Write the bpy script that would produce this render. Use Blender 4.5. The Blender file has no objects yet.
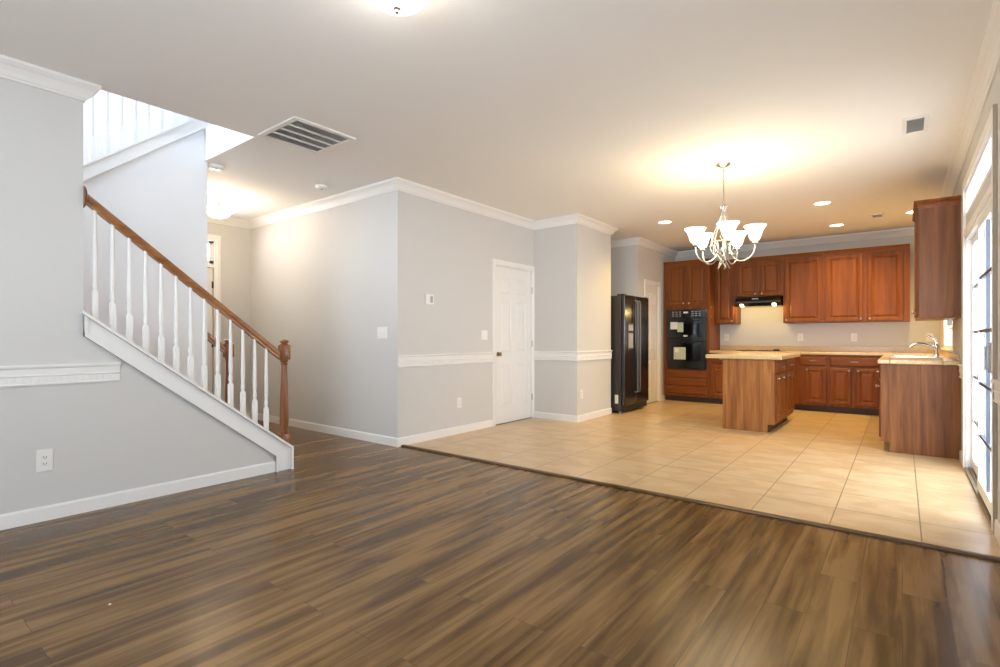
import bpy, bmesh, math, random
from mathutils import Vector, Matrix
random.seed(7)
SC = bpy.context.scene
COL = SC.collection
PI = math.pi
rad = math.radians

# ------------------------------------------------------------------ camera
EYE = 1.13
cam_data = bpy.data.cameras.new('camera')
cam_data.sensor_width = 36.0
cam_data.lens = 515.0 * 36.0 / 1000.0
cam_data.shift_y = 0.0045
cam_data.clip_start = 0.02
cam = bpy.data.objects.new('camera', cam_data)
cam.location = (0, 0, EYE)
cam.rotation_euler = (rad(90), 0, rad(38))
COL.objects.link(cam)
SC.camera = cam

# ------------------------------------------------------------------ light
SC.view_settings.view_transform = 'Standard'
SC.view_settings.look = 'None'
SC.view_settings.gamma = 1.0
SC.view_settings.exposure = 0.6
SC.view_settings.use_curve_mapping = False
SC.cycles.use_denoising = True
SC.cycles.denoising_prefilter = 'ACCURATE'
SC.cycles.max_bounces = 12
SC.cycles.diffuse_bounces = 7
SC.cycles.glossy_bounces = 4
SC.cycles.transmission_bounces = 8
SC.cycles.transparent_max_bounces = 12
SC.cycles.sample_clamp_indirect = 3.0
SC.cycles.caustics_reflective = False
SC.cycles.caustics_refractive = False

SKY = 12.6
world = bpy.data.worlds.new('overcast_sky')
SC.world = world
world.use_nodes = True
wn = world.node_tree
wn.nodes.clear()
wo = wn.nodes.new('ShaderNodeOutputWorld')
wb = wn.nodes.new('ShaderNodeBackground')
wb.inputs[0].default_value = (0.80, 0.90, 1.0, 1)
# soft sky, brightened below the horizon to fill the ceiling, dimmed towards +X
wt_ = wn.nodes.new('ShaderNodeTexCoord')
wx_ = wn.nodes.new('ShaderNodeSeparateXYZ')
wr_ = wn.nodes.new('ShaderNodeMapRange')
wr_.inputs[1].default_value = 0.1
wr_.inputs[2].default_value = 0.9
wr_.inputs[3].default_value = SKY
wr_.inputs[4].default_value = SKY * 0.55
wn.links.new(wt_.outputs['Generated'], wx_.inputs[0])
wn.links.new(wx_.outputs[0], wr_.inputs[0])
wz_ = wn.nodes.new('ShaderNodeMapRange')
wz_.inputs[1].default_value = -0.15
wz_.inputs[2].default_value = 0.15
wz_.inputs[3].default_value = 2.0
wz_.inputs[4].default_value = 0.85
wm_ = wn.nodes.new('ShaderNodeMath')
wm_.operation = 'MULTIPLY'
wn.links.new(wx_.outputs[2], wz_.inputs[0])
wn.links.new(wr_.outputs[0], wm_.inputs[0])
wn.links.new(wz_.outputs[0], wm_.inputs[1])
wn.links.new(wm_.outputs[0], wb.inputs[1])
wn.links.new(wb.outputs[0], wo.inputs[0])


def portal(name, loc, rot, sx, sy):
    d = bpy.data.lights.new(name, 'AREA')
    d.shape = 'RECTANGLE'
    d.size, d.size_y = sx, sy
    d.cycles.is_portal = True
    o = bpy.data.objects.new(name, d)
    o.location, o.rotation_euler = loc, rot
    COL.objects.link(o)


# daylight openings (an area light shines along its own -Z)
portal('window_daylight', (0.56, -1.3, 1.55), (0, rad(90), 0), 1.5, 1.8)
portal('window_daylight', (-0.9, -2.56, 1.45), (rad(90), 0, 0), 1.7, 1.5)
portal('door_daylight', (0.56, 5.065, 1.0), (0, rad(90), 0), 1.9, 1.7)
portal('window_daylight', (0.56, 8.2, 1.25), (0, rad(90), 0), 0.5, 1.5)
portal('stair_daylight', (-5.15, -0.98, 3.6), (rad(90), 0, 0), 1.7, 2.0)

WARM = (1.0, 0.67, 0.21)
WARM2 = (1.0, 0.80, 0.44)


def lamp(name, loc, watts, color=WARM, radius=0.04, spot=None):
    d = bpy.data.lights.new(name, 'SPOT' if spot else 'POINT')
    d.energy = watts
    d.color = color
    d.shadow_soft_size = radius
    if spot:
        d.spot_size = rad(spot)
        d.spot_blend = 1.0
    o = bpy.data.objects.new(name, d)
    o.location = loc
    COL.objects.link(o)
    return o


# ------------------------------------------------------------------ materials
def mat(name, color, rough=0.5, metal=0.0, spec=0.5, emit=None, estr=0.0, coat=0.0):
    m = bpy.data.materials.new(name)
    m.use_nodes = True
    b = m.node_tree.nodes['Principled BSDF']
    b.inputs['Base Color'].default_value = (*color, 1)
    b.inputs['Roughness'].default_value = rough
    b.inputs['Metallic'].default_value = metal
    b.inputs['Specular IOR Level'].default_value = spec
    b.inputs['Coat Weight'].default_value = coat
    b.inputs['Coat Roughness'].default_value = 0.22
    if emit:
        b.inputs['Emission Color'].default_value = (*emit, 1)
        b.inputs['Emission Strength'].default_value = estr
        m.cycles.emission_sampling = 'NONE'
    return m


def N(m, t, **kw):
    n = m.node_tree.nodes.new(t)
    for k, v in kw.items():
        setattr(n, k, v)
    return n


def L(m, a, b):
    m.node_tree.links.new(a, b)


def ramp(m, stops):
    r = N(m, 'ShaderNodeValToRGB')
    el = r.color_ramp.elements
    el[0].position, el[0].color = stops[0][0], (*stops[0][1], 1)
    el[1].position, el[1].color = stops[-1][0], (*stops[-1][1], 1)
    for p, c in stops[1:-1]:
        e = el.new(p)
        e.color = (*c, 1)
    return r


def coords(m, scale=(1, 1, 1), rot=(0, 0, 0), loc=(0, 0, 0), out='Object'):
    t = N(m, 'ShaderNodeTexCoord')
    p = N(m, 'ShaderNodeMapping')
    p.inputs['Scale'].default_value = scale
    p.inputs['Rotation'].default_value = rot
    p.inputs['Location'].default_value = loc
    L(m, t.outputs[out], p.inputs[0])
    return p.outputs[0]


def noise(m, vec, scale, detail=4, rough=0.55, dist=0.0):
    n = N(m, 'ShaderNodeTexNoise')
    n.inputs['Scale'].default_value = scale
    n.inputs['Detail'].default_value = detail
    n.inputs['Roughness'].default_value = rough
    n.inputs['Distortion'].default_value = dist
    L(m, vec, n.inputs['Vector'])
    return n.outputs[0]


def paint(name, c, rough=0.6, bump=0.02):
    m = mat(name, c, rough, spec=0.35)
    b = m.node_tree.nodes['Principled BSDF']
    v = coords(m)
    f = noise(m, v, 260, 2)
    bp = N(m, 'ShaderNodeBump')
    bp.inputs['Strength'].default_value = bump
    bp.inputs['Distance'].default_value = 0.002
    L(m, f, bp.inputs['Height'])
    L(m, bp.outputs[0], b.inputs['Normal'])
    return m


def wood(name, dark, mid, light, axis='z', rough=0.42, coat=0.0, scale=1.0):
    m = mat(name, mid, rough, spec=0.25, coat=coat)
    b = m.node_tree.nodes['Principled BSDF']
    s = {'z': (18, 18, 1.1), 'x': (1.1, 18, 18), 'y': (18, 1.1, 18)}[axis]
    s = tuple(q * scale for q in s)
    v = coords(m, s)
    f = noise(m, v, 1.0, 6, 0.62, 0.6)
    r = ramp(m, [(0.28, dark), (0.5, mid), (0.72, light)])
    L(m, f, r.inputs[0])
    L(m, r.outputs[0], b.inputs['Base Color'])
    return m


M = {}
M['wall'] = paint('grey_wall_paint', (0.60, 0.59, 0.57))
M['wall_stair'] = paint('pale_grey_wall_paint', (0.84, 0.85, 0.86))
M['ceiling'] = paint('ceiling_paint', (0.86, 0.845, 0.82), 0.8, 0.05)
M['trim'] = paint('white_gloss_trim_paint', (0.80, 0.79, 0.77), 0.35, 0.0)
M['white_wall'] = paint('white_stairwell_paint', (0.74, 0.75, 0.77))
M['door'] = paint('white_door_paint', (0.78, 0.77, 0.75), 0.4, 0.0)
M['plastic'] = mat('white_plastic', (0.80, 0.79, 0.76), 0.35)
M['dark_plastic'] = mat('dark_plastic', (0.03, 0.03, 0.03), 0.4)
M['grey_plastic'] = mat('grey_plastic', (0.35, 0.36, 0.37), 0.35)
M['cab'] = wood('reddish_cabinet_wood', (0.125, 0.034, 0.006), (0.185, 0.053, 0.009), (0.250, 0.079, 0.014))
M['cab_h'] = wood('reddish_cabinet_wood_crosswise', (0.125, 0.034, 0.006), (0.185, 0.053, 0.009), (0.250, 0.079, 0.014), 'x')
M['panel'] = wood('brown_veneer_panel', (0.15, 0.052, 0.013), (0.265, 0.104, 0.028), (0.39, 0.175, 0.055), 'z', 0.42)
M['panel_dark'] = wood('dark_brown_veneer_panel', (0.095, 0.031, 0.009), (0.165, 0.060, 0.018), (0.25, 0.102, 0.033), 'z', 0.42)
M['kick'] = mat('dark_toe_kick', (0.055, 0.022, 0.012), 0.5)
M['rail'] = wood('oak_handrail_wood', (0.13, 0.042, 0.012), (0.27, 0.105, 0.034), (0.37, 0.17, 0.065), 'y', 0.3, 0.3)
M['newel'] = wood('oak_newel_wood', (0.12, 0.036, 0.012), (0.22, 0.078, 0.026), (0.31, 0.125, 0.045), 'z', 0.3, 0.3)
M['nickel'] = mat('brushed_nickel', (0.46, 0.44, 0.41), 0.32, 1.0)
M['chrome'] = mat('chrome', (0.80, 0.80, 0.80), 0.10, 1.0)
M['steel'] = mat('stainless_steel', (0.68, 0.68, 0.68), 0.25, 1.0)
M['brass'] = mat('dull_brass', (0.30, 0.22, 0.12), 0.3, 1.0)
M['black'] = mat('black_appliance_enamel', (0.008, 0.008, 0.009), 0.16, coat=0.3)
M['black_side'] = mat('textured_black_steel', (0.030, 0.026, 0.022), 0.38)
M['black_glass'] = mat('black_glass', (0.004, 0.004, 0.005), 0.05)
M['black_matt'] = mat('matt_black', (0.012, 0.012, 0.012), 0.5)
M['paper'] = mat('white_paper', (0.74, 0.74, 0.68), 0.6)
M['paper_green'] = mat('pale_green_paper', (0.50, 0.56, 0.42), 0.6)
M['handle_grey'] = mat('dark_grey_handle', (0.10, 0.10, 0.105), 0.25)
M['display'] = mat('grey_display_print', (0.35, 0.36, 0.35), 0.3)
M['vinyl'] = mat('white_vinyl', (0.82, 0.84, 0.88), 0.35)
M['muntin'] = mat('dark_grey_spacer', (0.06, 0.07, 0.09), 0.4)
M['track'] = mat('bronze_door_track', (0.22, 0.17, 0.11), 0.35, 0.6)
M['concrete'] = paint('patio_concrete', (0.55, 0.55, 0.54), 0.9)
M['vent_dark'] = mat('dark_duct', (0.06, 0.055, 0.05), 0.8)
M['blind'] = mat('cream_blind_slat', (0.62, 0.52, 0.38), 0.5)
M['strip'] = wood('brown_transition_wood', (0.05, 0.026, 0.012), (0.10, 0.055, 0.026), (0.16, 0.09, 0.045), 'x', 0.35)
M['edge_shade'] = mat('shaded_casing_edge_brown', (0.33, 0.27, 0.20), 0.6)

# glass: see-through with a mirror-like skin
g = bpy.data.materials.new('clear_glass')
g.use_nodes = True
g.node_tree.nodes.clear()
go = N(g, 'ShaderNodeOutputMaterial')
gm = N(g, 'ShaderNodeMixShader')
gt = N(g, 'ShaderNodeBsdfTransparent')
gg = N(g, 'ShaderNodeBsdfGlossy')
gg.inputs['Roughness'].default_value = 0.02
lw = N(g, 'ShaderNodeLayerWeight')
pw_ = N(g, 'ShaderNodeMath', operation='POWER')
pw_.inputs[1].default_value = 5.0
ml_ = N(g, 'ShaderNodeMath', operation='MULTIPLY_ADD')
ml_.inputs[1].default_value = 0.35
ml_.inputs[2].default_value = 0.03
L(g, lw.outputs['Facing'], pw_.inputs[0])
L(g, pw_.outputs[0], ml_.inputs[0])
L(g, ml_.outputs[0], gm.inputs[0])
L(g, gt.outputs[0], gm.inputs[1])
L(g, gg.outputs[0], gm.inputs[2])
L(g, gm.outputs[0], go.inputs[0])
M['glass'] = g



def lit_glass(name, color, strength, through):
    """thin lit glass: it glows, and part of the bulb's light passes straight through"""
    q = bpy.data.materials.new(name)
    q.use_nodes = True
    q.node_tree.nodes.clear()
    out = N(q, 'ShaderNodeOutputMaterial')
    add = N(q, 'ShaderNodeAddShader')
    em = N(q, 'ShaderNodeEmission')
    em.inputs[0].default_value = (*color, 1)
    em.inputs[1].default_value = strength
    tr = N(q, 'ShaderNodeBsdfTransparent')
    tr.inputs[0].default_value = (through, through, through, 1)
    L(q, em.outputs[0], add.inputs[0])
    L(q, tr.outputs[0], add.inputs[1])
    L(q, add.outputs[0], out.inputs[0])
    q.cycles.emission_sampling = 'NONE'
    return q


M['shade'] = lit_glass('lit_frosted_glass', (1.0, 0.93, 0.82), 1.6, 0.75)
M['dome'] = lit_glass('lit_alabaster_glass', (1.0, 0.96, 0.90), 1.3, 0.6)
M['bowl'] = lit_glass('lit_hall_bowl_glass', (1.0, 0.92, 0.78), 2.4, 0.9)
M['lens'] = mat('lit_recessed_lens', (0.9, 0.9, 0.9), 0.4, emit=(1.0, 0.86, 0.62), estr=6.0)
M['hood_lens'] = mat('lit_hood_lens', (0.9, 0.9, 0.9), 0.4, emit=(1.0, 0.80, 0.50), estr=6.0)

# worktop
m = mat('beige_laminate_worktop', (0.60, 0.42, 0.24), 0.25)
v = coords(m)
f = noise(m, v, 60, 5, 0.7)
r = ramp(m, [(0.35, (0.47, 0.33, 0.18)), (0.55, (0.56, 0.41, 0.24)), (0.7, (0.62, 0.48, 0.30))])
L(m, f, r.inputs[0])
L(m, r.outputs[0], m.node_tree.nodes['Principled BSDF'].inputs['Base Color'])
M['counter'] = m

# dark plank floor, planks run towards the kitchen (Y)
m = mat('brown_plank_flooring', (0.1, 0.06, 0.04), 0.30, spec=0.28)
b = m.node_tree.nodes['Principled BSDF']
v = coords(m, rot=(0, 0, rad(90)))
br = N(m, 'ShaderNodeTexBrick')
br.offset = 0.37
br.offset_frequency = 2
br.inputs['Color1'].default_value = (0, 0, 0, 1)
br.inputs['Color2'].default_value = (1, 1, 1, 1)
br.inputs['Mortar'].default_value = (0.5, 0.5, 0.5, 1)
br.inputs['Scale'].default_value = 1.0
br.inputs['Mortar Size'].default_value = 0.0012
br.inputs['Mortar Smooth'].default_value = 0.2
br.inputs['Bias'].default_value = 0.0
br.inputs['Brick Width'].default_value = 1.22
br.inputs['Row Height'].default_value = 0.155
L(m, v, br.inputs['Vector'])
cmb = N(m, 'ShaderNodeVectorMath', operation='MULTIPLY_ADD')
cmb.inputs[1].default_value = (7.0, 3.0, 5.0)
L(m, br.outputs['Color'], cmb.inputs[0])
vg = coords(m, (19, 1.0, 1))
L(m, vg, cmb.inputs[2])
f1 = noise(m, cmb.outputs[0], 1.0, 4, 0.55, 0.1)
vg2 = coords(m, (5.0, 0.9, 1))
f2 = noise(m, vg2, 1.0, 4, 0.55, 0.3)
mx = N(m, 'ShaderNodeMath', operation='MULTIPLY_ADD')
L(m, f2, mx.inputs[0])
mx.inputs[1].default_value = 0.55
ad = N(m, 'ShaderNodeMath', operation='MULTIPLY_ADD')
L(m, f1, ad.inputs[0])
ad.inputs[1].default_value = 0.60
sb = N(m, 'ShaderNodeMath', operation='MULTIPLY_ADD')
L(m, br.outputs['Color'], sb.inputs[0])
sb.inputs[1].default_value = 0.06
sb.inputs[2].default_value = -0.10
L(m, sb.outputs[0], ad.inputs[2])
L(m, ad.outputs[0], mx.inputs[2])
r = ramp(m, [(0.415, (0.080, 0.039, 0.011)), (0.47, (0.118, 0.061, 0.018)), (0.53, (0.162, 0.087, 0.028)), (0.59, (0.225, 0.126, 0.043))])
L(m, mx.outputs[0], r.inputs[0])
mort = N(m, 'ShaderNodeMix', data_type='RGBA')
mort.inputs[7].default_value = (0.03, 0.02, 0.014, 1)
L(m, r.outputs[0], mort.inputs[6])
mf = N(m, 'ShaderNodeMath', operation='MULTIPLY')
mf.inputs[1].default_value = 0.6
L(m, br.outputs['Fac'], mf.inputs[0])
L(m, mf.outputs[0], mort.inputs[0])
L(m, mort.outputs[2], b.inputs['Base Color'])
rr = N(m, 'ShaderNodeMapRange')
rr.inputs[3].default_value = 0.23
rr.inputs[4].default_value = 0.27
L(m, f1, rr.inputs[0])
L(m, rr.outputs[0], b.inputs['Roughness'])
M['planks'] = m

# beige floor tile, 0.433 m grid
TP = 0.4335
m = mat('beige_ceramic_tile', (0.6, 0.45, 0.3), 0.22)
b = m.node_tree.nodes['Principled BSDF']
v = coords(m, loc=(-0.085 + 10 * TP, -3.63 + 20 * TP * 0, 0))
br = N(m, 'ShaderNodeTexBrick')
br.offset = 0.0
br.inputs['Color1'].default_value = (0.2, 0.2, 0.2, 1)
br.inputs['Color2'].default_value = (0.8, 0.8, 0.8, 1)
br.inputs['Scale'].default_value = 1.0
br.inputs['Mortar Size'].default_value = 0.0035
br.inputs['Mortar Smooth'].default_value = 0.1
br.inputs['Brick Width'].default_value = TP
br.inputs['Row Height'].default_value = TP
L(m, v, br.inputs['Vector'])
v2 = coords(m, (2.6, 4.2, 1))
f1 = noise(m, v2, 1.5, 3, 0.5, 0.2)
r = ramp(m, [(0.43, (0.505, 0.352, 0.192)), (0.5, (0.535, 0.382, 0.216)), (0.57, (0.57, 0.418, 0.248))])
L(m, f1, r.inputs[0])
mort = N(m, 'ShaderNodeMix', data_type='RGBA')
mort.inputs[7].default_value = (0.20, 0.14, 0.09, 1)
L(m, r.outputs[0], mort.inputs[6])
L(m, br.outputs['Fac'], mort.inputs[0])
L(m, mort.outputs[2], b.inputs['Base Color'])
rr = N(m, 'ShaderNodeMapRange')
rr.inputs[3].default_value = 0.28
rr.inputs[4].default_value = 0.32
L(m, f1, rr.inputs[0])
L(m, rr.outputs[0], b.inputs['Roughness'])
M['tile'] = m

# ------------------------------------------------------------------ mesh helpers
ROOTM = {}


class MB:
    """collects shapes, then becomes ONE mesh object"""

    def __init__(self):
        self.bm = bmesh.new()

    def _poly(self, pts):
        try:
            return self.bm.faces.new(pts)
        except ValueError:
            return None

    def box(self, x0, x1, y0, y1, z0, z1, bev=0.0):
        if x0 > x1: x0, x1 = x1, x0
        if y0 > y1: y0, y1 = y1, y0
        if z0 > z1: z0, z1 = z1, z0
        c = ((x0 + x1) / 2, (y0 + y1) / 2, (z0 + z1) / 2)
        mtx = Matrix.Translation(c) @ Matrix.Diagonal((x1 - x0, y1 - y0, z1 - z0, 1))
        ret = bmesh.ops.create_cube(self.bm, size=1.0, matrix=mtx)
        if bev:
            es = list({e for v in ret['verts'] for e in v.link_edges})
            bmesh.ops.bevel(self.bm, geom=es, offset=bev, segments=2, profile=0.5, affect='EDGES')
        return self

    def prism(self, pts, axis, a, b):
        """polygon pts (2D) extruded along axis between a and b"""
        def at(p, t):
            if axis == 'x': return (t, p[0], p[1])
            if axis == 'y': return (p[0], t, p[1])
            return (p[0], p[1], t)
        A = [self.bm.verts.new(at(p, a)) for p in pts]
        B = [self.bm.verts.new(at(p, b)) for p in pts]
        n = len(pts)
        self._poly(list(reversed(A)))
        self._poly(B)
        for i in range(n):
            self._poly([A[i], A[(i + 1) % n], B[(i + 1) % n], B[i]])
        return self

    def loft(self, rings, close=True, cap0=False, cap1=False):
        R = [[self.bm.verts.new(p) for p in ring] for ring in rings]
        n = len(R[0])
        for i in range(len(R) - 1):
            for j in range(n if close else n - 1):
                k = (j + 1) % n
                self._poly([R[i][j], R[i][k], R[i + 1][k], R[i + 1][j]])
        if cap0: self._poly(list(reversed(R[0])))
        if cap1: self._poly(R[-1])
        return self

    def lathe(self, prof, c=(0, 0, 0), seg=24, axis='z', caps=True):
        """prof: (radius, height)"""
        rings = []
        for rr_, h in prof:
            ring = []
            for i in range(seg):
                a = 2 * PI * i / seg
                u, w = rr_ * math.cos(a), rr_ * math.sin(a)
                if axis == 'z': p = (c[0] + u, c[1] + w, c[2] + h)
                elif axis == 'y': p = (c[0] + u, c[1] + h, c[2] + w)
                else: p = (c[0] + h, c[1] + u, c[2] + w)
                ring.append(p)
            rings.append(ring)
        return self.loft(rings, True, caps, caps)

    def tube(self, path, r, seg=10, caps=True):
        P = [Vector(p) for p in path]
        n = len(P)
        rs = r if isinstance(r, (list, tuple)) else [r] * n
        rings = []
        t0 = (P[1] - P[0]).normalized()
        ref = Vector((0, 0, 1)) if abs(t0.z) < 0.9 else Vector((1, 0, 0))
        u = t0.cross(ref).normalized()
        for i in range(n):
            t = (P[min(i + 1, n - 1)] - P[max(i - 1, 0)]).normalized()
            u = (u - t * u.dot(t)).normalized()
            w = t.cross(u)
            rings.append([P[i] + (u * math.cos(2 * PI * k / seg) + w * math.sin(2 * PI * k / seg)) * rs[i] for k in range(seg)])
        return self.loft(rings, True, caps, caps)

    def bar(self, prof, p0, p1):
        """profile (x, z) swept from p0 to p1 keeping it upright (for rails running in Y)"""
        A = [(p0[0] + u, p0[1], p0[2] + w) for u, w in prof]
        B = [(p1[0] + u, p1[1], p1[2] + w) for u, w in prof]
        return self.loft([A, B], True, True, True)

    def sweep(self, prof, path, ztop, side=1):
        """moulding: prof (out, dz) along a plan polyline with mitred corners; the room is on the right of the path"""
        pts = [Vector((p[0], p[1])) for p in path]
        n = len(pts)
        dirs = [(pts[i + 1] - pts[i]).normalized() for i in range(n - 1)]
        nor = [Vector((d.y, -d.x)) * side for d in dirs]
        rings = []
        for i in range(n):
            if i == 0: mv = nor[0]
            elif i == n - 1: mv = nor[-1]
            else:
                s = nor[i - 1] + nor[i]
                mv = s / (1 + nor[i - 1].dot(nor[i]))
            rings.append([(pts[i].x + mv.x * o, pts[i].y + mv.y * o, ztop + dz) for o, dz in prof])
        return self.loft(rings, True, True, True)

    def rect_rings(self, x0, x1, z0, z1, steps, cap=True):
        """front facing -Y: concentric rectangles (inset, y)"""
        rings = []
        for ins, y in steps:
            rings.append([(x0 + ins, y, z0 + ins), (x1 - ins, y, z0 + ins), (x1 - ins, y, z1 - ins), (x0 + ins, y, z1 - ins)])
        return self.loft(rings, True, True, cap)

    def build(self, name, m, parent=None, smooth=False, world=False):
        bm = self.bm
        bmesh.ops.remove_doubles(bm, verts=bm.verts, dist=1e-6)
        bmesh.ops.recalc_face_normals(bm, faces=bm.faces)
        if world and parent is not None:
            bmesh.ops.transform(bm, matrix=ROOTM[parent.name].inverted(), verts=bm.verts)
        me = bpy.data.meshes.new(name)
        bm.to_mesh(me)
        bm.free()
        if smooth:
            for p in me.polygons: p.use_smooth = True
            try:
                me.set_sharp_from_angle(angle=rad(38))
            except Exception:
                pass
        o = bpy.data.objects.new(name, me)
        me.materials.append(m)
        COL.objects.link(o)
        if parent is not None:
            o.parent = parent
            ROOTM[o.name] = ROOTM[parent.name]
        else:
            ROOTM[o.name] = Matrix.Identity(4)
        return o


def tag(o, label, cat=None, group=None, kind=None):
    o['label'] = label
    if cat: o['category'] = cat
    if group: o['group'] = group
    if kind: o['kind'] = kind
    return o


def thing(name, label, cat, loc=(0, 0, 0), rz=0.0, group=None):
    o = bpy.data.objects.new(name, None)
    o.empty_display_size = 0.1
    COL.objects.link(o)
    o.location = loc
    o.rotation_euler = (0, 0, rz)
    ROOTM[o.name] = Matrix.Translation(loc) @ Matrix.Rotation(rz, 4, 'Z')
    return tag(o, label, cat, group)


def sthing(name, label, loc=(0, 0, 0), rz=0.0):
    o = bpy.data.objects.new(name, None)
    o.empty_display_size = 0.1
    COL.objects.link(o)
    o.location = loc
    o.rotation_euler = (0, 0, rz)
    ROOTM[o.name] = Matrix.Translation(loc) @ Matrix.Rotation(rz, 4, 'Z')
    o['kind'] = 'structure'
    o['label'] = label
    return o


def struct(name, mb, m, label, smooth=False):
    o = mb.build(name, m, smooth=smooth)
    o['kind'] = 'structure'
    o['label'] = label
    return o


def dup(root, loc, rz=None, label=None, group=None):
    def copy(o, parent):
        c = o.copy()
        COL.objects.link(c)
        if parent is not None: c.parent = parent
        for ch in o.children: copy(ch, c)
        return c
    r_ = copy(root, None)
    r_.location = loc
    if rz is not None: r_.rotation_euler = (0, 0, rz)
    if label: r_['label'] = label
    if group: r_['group'] = group
    return r_


# ------------------------------------------------------------------ key planes
XL = -4.185      # living-room left wall face
XH = -4.13       # wall with the white panel door
XK = -3.43       # kitchen side wall face
XR = 0.43        # right wall face
YH = 3.56        # hall back wall face
YB = 6.06        # short return wall face
YK = 9.85        # kitchen back wall face
YS = 3.62        # floor change
ZC = 2.77        # ceiling
XM = -5.10       # wall between the stair flights
YE = 2.09        # end of that wall / stairwell opening
XF = -7.25       # front-door wall face
YR = -2.6        # rear wall
Y1 = 0.968       # end of the full-height left wall
SL = 0.769       # stair slope

# ------------------------------------------------------------------ floors
b_ = MB().box(XF - 0.1, XR + 0.14, YR - 0.1, YS, -0.12, 0.0)
struct('floor', b_, M['planks'], 'dark brown plank floor of the living room and hall')
b_ = MB().box(-4.4, XR + 0.14, YS, YK + 0.1, -0.12, 0.002)
struct('tile_floor', b_, M['tile'], 'beige square tile floor of the kitchen')
b_ = MB().prism([(YS - 0.030, 0.0), (YS - 0.030, 0.010), (YS - 0.014, 0.016), (YS + 0.014, 0.015), (YS + 0.03, 0.006), (YS + 0.032, 0.0)], 'x', XH + 0.016, XR - 0.016)
struct('trim_1', b_, M['strip'], 'brown wooden transition strip between plank floor and kitchen tile')

# ------------------------------------------------------------------ ceiling with stairwell opening
HX0, HX1 = -6.25, -4.17
b_ = MB()
CT = 3.05
b_.box(HX1, XR + 0.14, YR - 0.1, YK + 0.1, ZC, CT)
b_.box(XF - 0.1, HX1, YE, YH + 0.1, ZC, CT)
b_.box(-4.4, HX1, YH + 0.1, YK + 0.1, ZC, CT)
struct('ceiling', b_, M['ceiling'], 'flat light ceiling over the living room, hall and kitchen')
# white edge lining of the stairwell opening
b_ = MB().box(HX0, HX1 - 0.012, YE - 0.012, YE - 0.001, ZC + 0.001, CT + 0.02)
struct('trim_2', b_, M['white_wall'], 'white lining at the end of the stairwell opening in the ceiling')

# ------------------------------------------------------------------ walls
b_ = MB().prism([(YR, 0), (2.30, 0), (2.30, 0.10), (Y1, 1.16), (Y1, ZC), (YR, ZC)], 'x', XL - 0.12, XL)
struct('wall_left', b_, M['wall'], 'grey living room wall running into the triangle under the stair stringer')
b_ = MB().box(XF, XH - 0.1, YH, YH + 0.1, 0, ZC)
struct('wall_hall', b_, M['wall'], 'grey hall wall with the wide switch plate')
b_ = MB()
b_.box(XH - 0.1, XH, YH, 5.19, 0, ZC)
b_.box(XH - 0.1, XH, 6.03, YB + 0.1, 0, ZC)
b_.box(XH - 0.1, XH, 5.19, 6.03, 2.075, ZC)
b_.box(XH - 0.1, XK, YB, YB + 0.1, 0, ZC)
b_.box(XK - 0.1, XK, YB + 0.1, 7.08, 0, ZC)
b_.box(-4.25, XK - 0.1, 6.98, 7.08, 0, ZC)
b_.box(-4.35, -4.25, 6.98, 8.16, 0, ZC)
struct('wall_inner', b_, M['wall'], 'grey wall with thermostat, white panel door and boxed-out corner by the refrigerator')
b_ = MB()
b_.box(-4.25, XK, 8.06, 8.16, 0, ZC)
b_.box(XK - 0.1, XK, 8.16, 8.42, 0, ZC)
b_.box(XK - 0.1, XK, 8.98, YK, 0, ZC)
b_.box(XK - 0.1, XK, 8.42, 8.98, 2.04, ZC)
struct('wall_pantry', b_, M['wall'], 'grey kitchen side wall with the narrow pantry door')
b_ = MB().box(XK - 0.1, XR + 0.12, YK, YK + 0.1, 0, ZC)
struct('wall_back', b_, M['wall'], 'grey-beige wall behind the kitchen cabinets')
DY0, DY1, DZ = 4.18, 5.95, 2.0
TZ0, TZ1 = 2.165, 2.40
WY0, WY1, WZ0, WZ1 = 7.45, 8.95, 1.0, 1.5
b_ = MB()
W = 0.12
b_.box(XR, XR + W, YR, -2.2, 0, ZC)
b_.box(XR, XR + W, -0.4, DY0, 0, ZC)
b_.box(XR, XR + W, -2.2, -0.4, 0, 0.8)
b_.box(XR, XR + W, -2.2, -0.4, 2.3, ZC)
b_.box(XR, XR + W, DY0, DY1, DZ, TZ0)
b_.box(XR, XR + W, DY0, DY1, TZ1, ZC)
b_.box(XR, XR + W, DY1, WY0, 0, ZC)
b_.box(XR, XR + W, WY0, WY1, 0, WZ0)
b_.box(XR, XR + W, WY0, WY1, WZ1, ZC)
b_.box(XR, XR + W, WY1, YK, 0, ZC)
struct('wall_right', b_, M['wall'], 'grey wall with the sliding glass door')
b_ = MB()
b_.box(XL - 0.12, -1.75, YR - 0.1, YR, 0, ZC)
b_.box(-0.05, XR + W, YR - 0.1, YR, 0, ZC)
b_.box(-1.75, -0.05, YR - 0.1, YR, 0, 0.7)
b_.box(-1.75, -0.05, YR - 0.1, YR, 2.2, ZC)
struct('wall_rear', b_, M['wall'], 'grey living room wall with a window')
# wall between the stair flights, sloping under the upper flight
def up_bot(y): return 2.372 + 0.787 * (y - 1.184)
def up_top(y): return 2.506 + 0.787 * (y - 1.184)
b_ = MB().prism([(-0.95, 0), (YE + 0.012, 0), (YE + 0.012, ZC - 0.001), (YE - 0.013, ZC - 0.001), (YE - 0.013, up_bot(YE) + 0.02), (0.1, up_bot(0.1) + 0.02), (-0.95, up_bot(0.1) + 0.02)], 'x', XM - 0.12, XM)
struct('wall_stairs', b_, M['wall_stair'], 'pale wall between the two stair flights, ending beside the hall')
b_ = MB().box(XF, XM - 0.12, YE - 0.1, YE + 0.012, 0, ZC - 0.001)
struct('wall_hall_near', b_, M['wall'], 'hall wall closing the space under the upper flight')
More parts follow.
